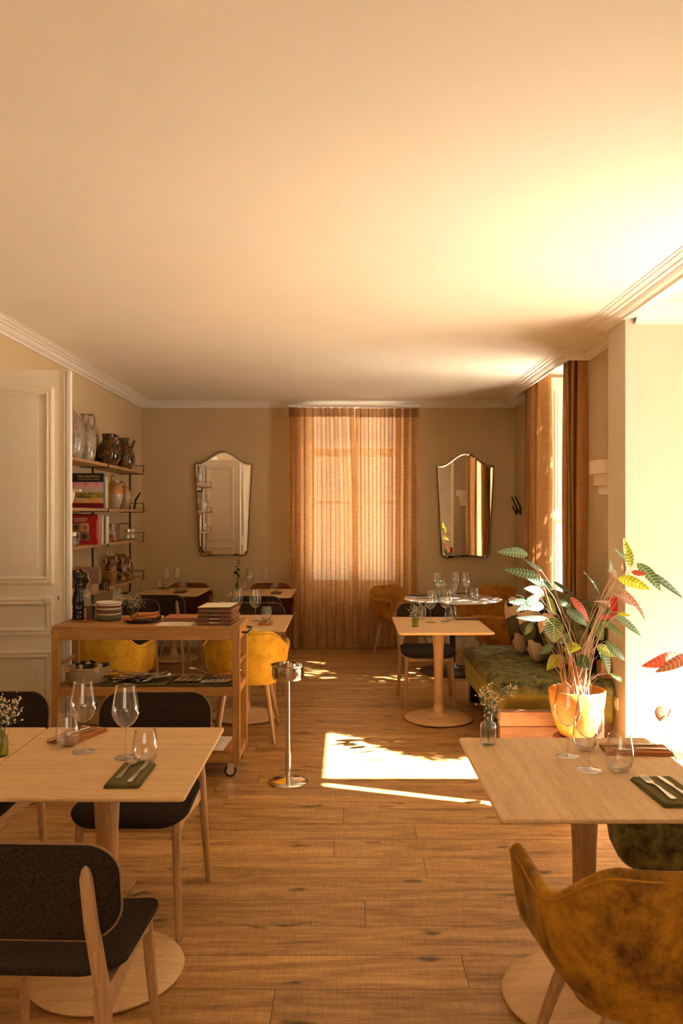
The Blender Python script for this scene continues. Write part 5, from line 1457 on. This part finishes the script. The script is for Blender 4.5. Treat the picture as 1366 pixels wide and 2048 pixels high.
def bowl_striped():
    m, nt, b, out = nodes('striped_bowl_slip')
    wv = N(nt, 'ShaderNodeTexWave', wave_type='BANDS', bands_direction='X'); wv.inputs['Scale'].default_value = 5.5; wv.inputs['Distortion'].default_value = 1.0
    L(nt, coords(nt, out='UV', scale=(2.6, 1, 1)), wv.inputs['Vector'])
    L(nt, ramp(nt, wv.outputs['Fac'], [(.4, (.04, .012, .005)), (.6, (.55, .32, .10))]), b.inputs['Base Color']); b.inputs['Roughness'].default_value = .15
    return m
bm_ = bowl_striped()
t = thing('striped_bowl', 'brown and yellow striped footed bowl on the fourth board', 'bowl', (-2.255, 7.80, ZS[3]))
mb = MB(); mb.lathe([(0, 0), (.040, 0), (.042, .008), (.030, .018), (.045, .04), (.066, .09), (.072, .130), (.068, .130), (.060, .09), (0, .03)], 32); mb.build('body', bm_, t, angle=60)
jp = [(0, 0), (.040, 0), (.044, .006), (.036, .018), (.05, .06), (.058, .11), (.050, .16), (.034, .20), (.032, .225), (.040, .25), (.034, .25), (.026, .21), (0, .17)]
for i, (x, y, k) in enumerate(((-2.34, 8.12, 1.04), (-2.27, 8.26, 1.08), (-2.30, 8.62, .92))):
    j = jug('marbled_jug', ['slim dark marbled jug at the back of the group on the fourth board', 'golden marbled jug with a footed base in front on the fourth board', 'dark marbled jug last on the fourth board by the upright'][i], 'jug', (x, y, ZS[3]), jp, G_marb, [(-.03, 0, .22), (-.055, 0, .265), (-.07, 0, .22), (-.055, 0, .13)], .007, .2*i, group='marbled jugs on the fourth board')
    j.scale = (k, k, k)

# ------------------------------------------------------------------ plants
def leaf_mesh(B, T, w, droop, twist, seed):
    """blade in world axes from petiole point B to tip T, arched, folded along the midrib"""
    B, T = Vector(B), Vector(T)
    ax = (T - B); ln = ax.length; ax.normalize()
    view = Vector((0, -1, .35)).normalized()
    side = ax.cross(view)
    if side.length < .05: side = Vector((1, 0, 0))
    side.normalize(); nrm = side.cross(ax).normalized()
    if nrm.z < 0 and abs(nrm.z) > .5: nrm = -nrm
    side = Matrix.Rotation(twist, 3, ax) @ side; nrm = Matrix.Rotation(twist, 3, ax) @ nrm
    mb = MB(); rr = random.Random(seed); ph = rr.uniform(0, 6)
    def f(u, v):
        s = 2*u - 1
        wd = w/2 * (math.sin(PI*min(1, v**.82))**.72) * (1 - .25*v*v)
        if v > .985: wd *= .2
        c = B + ax*(ln*v) + nrm*(droop*ln*4*v*(1-v)) + Vector((0, 0, -1))*0
        return c + side*(s*wd) + nrm*(.22*abs(s)**1.5*wd + .05*wd*math.sin(9*v+ph)*abs(s))
    mb.grid(f, 8, 16)
    return mb
def plant(root, leaves, pot_top, spread, seed):
    rr = random.Random(seed)
    for i, (B, T, w, k) in enumerate(leaves):
        o = root.location
        b = (B[0]-o.x, B[1]-o.y, B[2]-o.z); t = (T[0]-o.x, T[1]-o.y, T[2]-o.z)
        mb = leaf_mesh(b, t, w*1.05, rr.uniform(.03, .09), rr.uniform(-.45, .45), seed*100+i)
        mb.build('leaf', M['leaf_'+k], root, angle=180)
        a = rr.uniform(0, 2*PI); q = spread*rr.uniform(.2, 1)
        p0 = Vector((q*math.cos(a), q*math.sin(a), pot_top)); p3 = Vector(b)
        p1 = p0.lerp(p3, .4); p1.x = p0.x + (p3.x-p0.x)*.22; p1.y = p0.y + (p3.y-p0.y)*.3
        p2 = p0.lerp(p3, .8); p2.x = p0.x + (p3.x-p0.x)*.68; p2.z += .02
        mb = MB(); mb.tube([p0, p1, p2, p3], [.0032, .0026, .0018, .0012], 6); mb.build('stem', M['stem'], root)
POT = (1.50, 5.225)
st = thing('plant_stool', 'low round wooden stool carrying the orange pot', 'stool', (POT[0], POT[1], 0))
mb = MB(); mb.lathe([(0, .14), (.15, .14), (.155, .146), (.155, .162), (.15, .17), (0, .17)], 36); mb.build('seat', M['copperwood'], st, angle=40)
for a in (0.5, 2.6, 4.7):
    mb = MB(); mb.tube([(.13*math.cos(a), .13*math.sin(a), 0), (.10*math.cos(a), .10*math.sin(a), .142)], [.012, .016], 10); mb.build('leg', M['trolley_z'], st)
pt = thing('plant_pot', 'glossy orange tapered plant pot', 'pot', (POT[0], POT[1], .1705))
mb = MB(); mb.lathe([(0, 0), (.085, 0), (.105, .012), (.135, .07), (.160, .15), (.174, .23), (.180, .300), (.176, .305), (.168, .300), (.160, .22), (.15, .20), (0, .20)], 48); mb.build('pot_body', M['pot'], pt, angle=50)
mb = MB(); mb.lathe([(.0, .262), (.08, .258), (.166, .252), (.166, .24), (0, .24)], 32); o = mb.build('soil', M['soil'], pt); 
pl = thing('calathea_plant', 'tall calathea with striped green, yellow and red leaves in the orange pot', 'plant', (POT[0], POT[1], .41))
LEAVES = [
    ((1.171, 5.165, 1.344), (0.953, 5.084, 1.366), 0.068, 'g'),
    ((1.3, 5.343, 1.228), (1.158, 5.27, 1.316), 0.028, 'd'),
    ((1.224, 5.104, 1.209), (0.987, 5.076, 1.26), 0.058, 'g'),
    ((1.397, 5.41, 1.105), (1.222, 5.455, 1.173), 0.057, 'g'),
    ((1.322, 5.355, 1.068), (1.173, 5.295, 1.116), 0.075, 'g'),
    ((1.265, 5.273, 1.072), (1.107, 5.223, 0.977), 0.069, 'g'),
    ((1.282, 5.142, 0.941), (1.072, 5.061, 0.956), 0.038, 'g'),
    ((1.331, 5.157, 0.953), (1.353, 5.224, 0.771), 0.119, 'g'),
    ((1.341, 5.378, 1.061), (1.414, 5.424, 0.924), 0.047, 'y'),
    ((1.414, 5.368, 1.034), (1.484, 5.303, 0.967), 0.056, 'g'),
    ((1.422, 5.192, 0.989), (1.561, 5.204, 0.883), 0.068, 'g'),
    ((1.491, 5.343, 1.055), (1.629, 5.397, 0.88), 0.058, 'r'),
    ((1.424, 5.517, 1.144), (1.549, 5.432, 1.056), 0.025, 'd'),
    ((1.668, 5.298, 1.079), (1.568, 5.319, 1.225), 0.02, 'g'),
    ((1.62, 5.262, 0.908), (1.658, 5.194, 0.79), 0.083, 'g'),
    ((1.657, 5.25, 0.909), (1.78, 5.167, 0.817), 0.05, 'g'),
    ((1.71, 5.416, 0.897), (1.847, 5.472, 0.928), 0.04, 'r'),
    ((1.776, 5.262, 0.954), (1.842, 5.216, 0.95), 0.028, 'y'),
    ((1.641, 5.286, 0.739), (1.822, 5.345, 0.668), 0.074, 'y'),
    ((1.686, 5.385, 0.741), (1.754, 5.377, 0.536), 0.079, 'g'),
    ((1.687, 5.229, 0.784), (1.813, 5.237, 0.655), 0.055, 'g'),
    ((1.415, 5.235, 0.729), (1.513, 5.164, 0.749), 0.087, 'y'),
    ((1.421, 5.19, 0.736), (1.47, 5.236, 0.655), 0.042, 'g'),
    ((1.505, 5.216, 0.691), (1.546, 5.124, 0.618), 0.084, 'd'),
    ((1.393, 5.305, 0.68), (1.311, 5.256, 0.588), 0.076, 'y'),
    ((1.352, 5.272, 0.75), (1.27, 5.257, 0.693), 0.051, 'g'),
    ((1.244, 5.323, 0.9), (1.201, 5.403, 0.795), 0.043, 'd'),
    ((1.813, 5.121, 1.266), (1.755, 5.095, 1.454), 0.055, 'y'),
    ((1.788, 5.151, 1.322), (1.704, 5.101, 1.383), 0.027, 'g'),
    ((1.748, 5.192, 1.198), (1.67, 5.149, 1.246), 0.054, 'p'),
    ((1.719, 5.092, 1.201), (1.892, 5.01, 1.133), 0.075, 'y'),
    ((1.729, 5.203, 1.097), (1.901, 5.241, 1.002), 0.044, 'p'),
    ((1.811, 5.116, 1.239), (1.894, 5.075, 1.224), 0.034, 'r'),
    ((1.884, 5.219, 1.287), (2.003, 5.127, 1.113), 0.082, 'g'),
    ((1.942, 5.227, 1.24), (2.214, 5.299, 1.051), 0.046, 'd'),
    ((1.747, 5.138, 1.135), (1.873, 5.041, 0.937), 0.04, 'p'),
    ((1.72, 5.162, 0.957), (1.905, 5.202, 0.816), 0.056, 'g'),
    ((1.811, 5.244, 1.221), (1.801, 5.255, 1.312), 0.031, 'p'),
    ((1.709, 5.186, 1.216), (1.679, 5.12, 1.319), 0.025, 'g'),
    ((1.718, 5.24, 0.572), (1.788, 5.164, 0.511), 0.04, 'g'),
    ((1.392, 5.217, 0.768), (1.467, 5.291, 0.821), 0.067, 'g'),
    ((1.197, 5.319, 1.025), (1.056, 5.221, 1.036), 0.046, 'd'),
    ((1.283, 5.216, 1.014), (1.149, 5.147, 1.004), 0.056, 'd'),
    ((1.75, 5.482, 0.993), (1.786, 5.447, 0.864), 0.046, 'd'),
    ((1.7, 5.185, 1.035), (1.571, 5.102, 1.053), 0.02, 'p'),
]
LEAVES2 = [
    ((1.74, 4.2, 0.875), (1.519, 4.15, 0.822), 0.07, 'r'),
    ((1.773, 4.15, 0.884), (1.57, 4.1, 0.8), 0.058, 'p'),
]
# heart (1.663, 4.2, 0.56) (1.701, 4.2, 0.379)

plant(pl, LEAVES, .02, .085, 3)
rr = random.Random(12)
mb = MB()
for i in range(22):
    a = rr.uniform(0, 6.28); q = rr.uniform(.02, .10); h = rr.uniform(.12, .34); dx = rr.uniform(-.16, .16)
    mb.tube([(q*math.cos(a), q*math.sin(a), .02), (q*math.cos(a)+dx*.3, q*math.sin(a), h*.6), (q*math.cos(a)+dx, q*math.sin(a)-.02, h)], [.003, .0022, .0008], 5)
mb.build('dry_stalks', M['stem'], pl)
p2 = thing('calathea_plant', 'second plant reaching in from the right edge with pink leaves and a round brown leaf', 'plant', (1.98, 4.15, .42))
plant(p2, LEAVES2, .0, .05, 7)
B_, T_ = Vector((1.663-1.98, 4.2-4.15, .56-.42)), None
hp = [(0, .0), (.018, .012), (.034, .008), (.044, -.008), (.042, -.030), (.026, -.052), (.006, -.066), (-.006, -.066), (-.028, -.052), (-.044, -.028), (-.044, -.006), (-.032, .010), (-.016, .012)]
mb = MB(); R_ = Euler((.25, .25, .2)).to_matrix()
mb.add([B_ + R_ @ Vector((0, 0, 0))] + [B_ + Vector((0, 0, .028)) + R_ @ Vector((x*1.0, .012*abs(x)/.04, z*1.05)) for x, z in hp], [(0, 1+i, 1+(i+1) % len(hp)) for i in range(len(hp))])
mb.build('leaf', M['leaf_p'], p2, smooth=True, angle=180)
mb = MB(); mb.tube([(.0, .0, .0), (-.24, .04, -.12), (1.701-1.98, .05, -.06), B_], .0022, 6); mb.build('stem', M['stem'], p2)
pt2 = dup(pt, (1.98, 4.15, .183), 0, 'orange plant pot standing in the alcove beyond the right edge')
st2 = dup(st, (1.98, 4.15, -.035), 0, 'low round stool in the alcove beyond the right edge'); st2.location.z = .0125
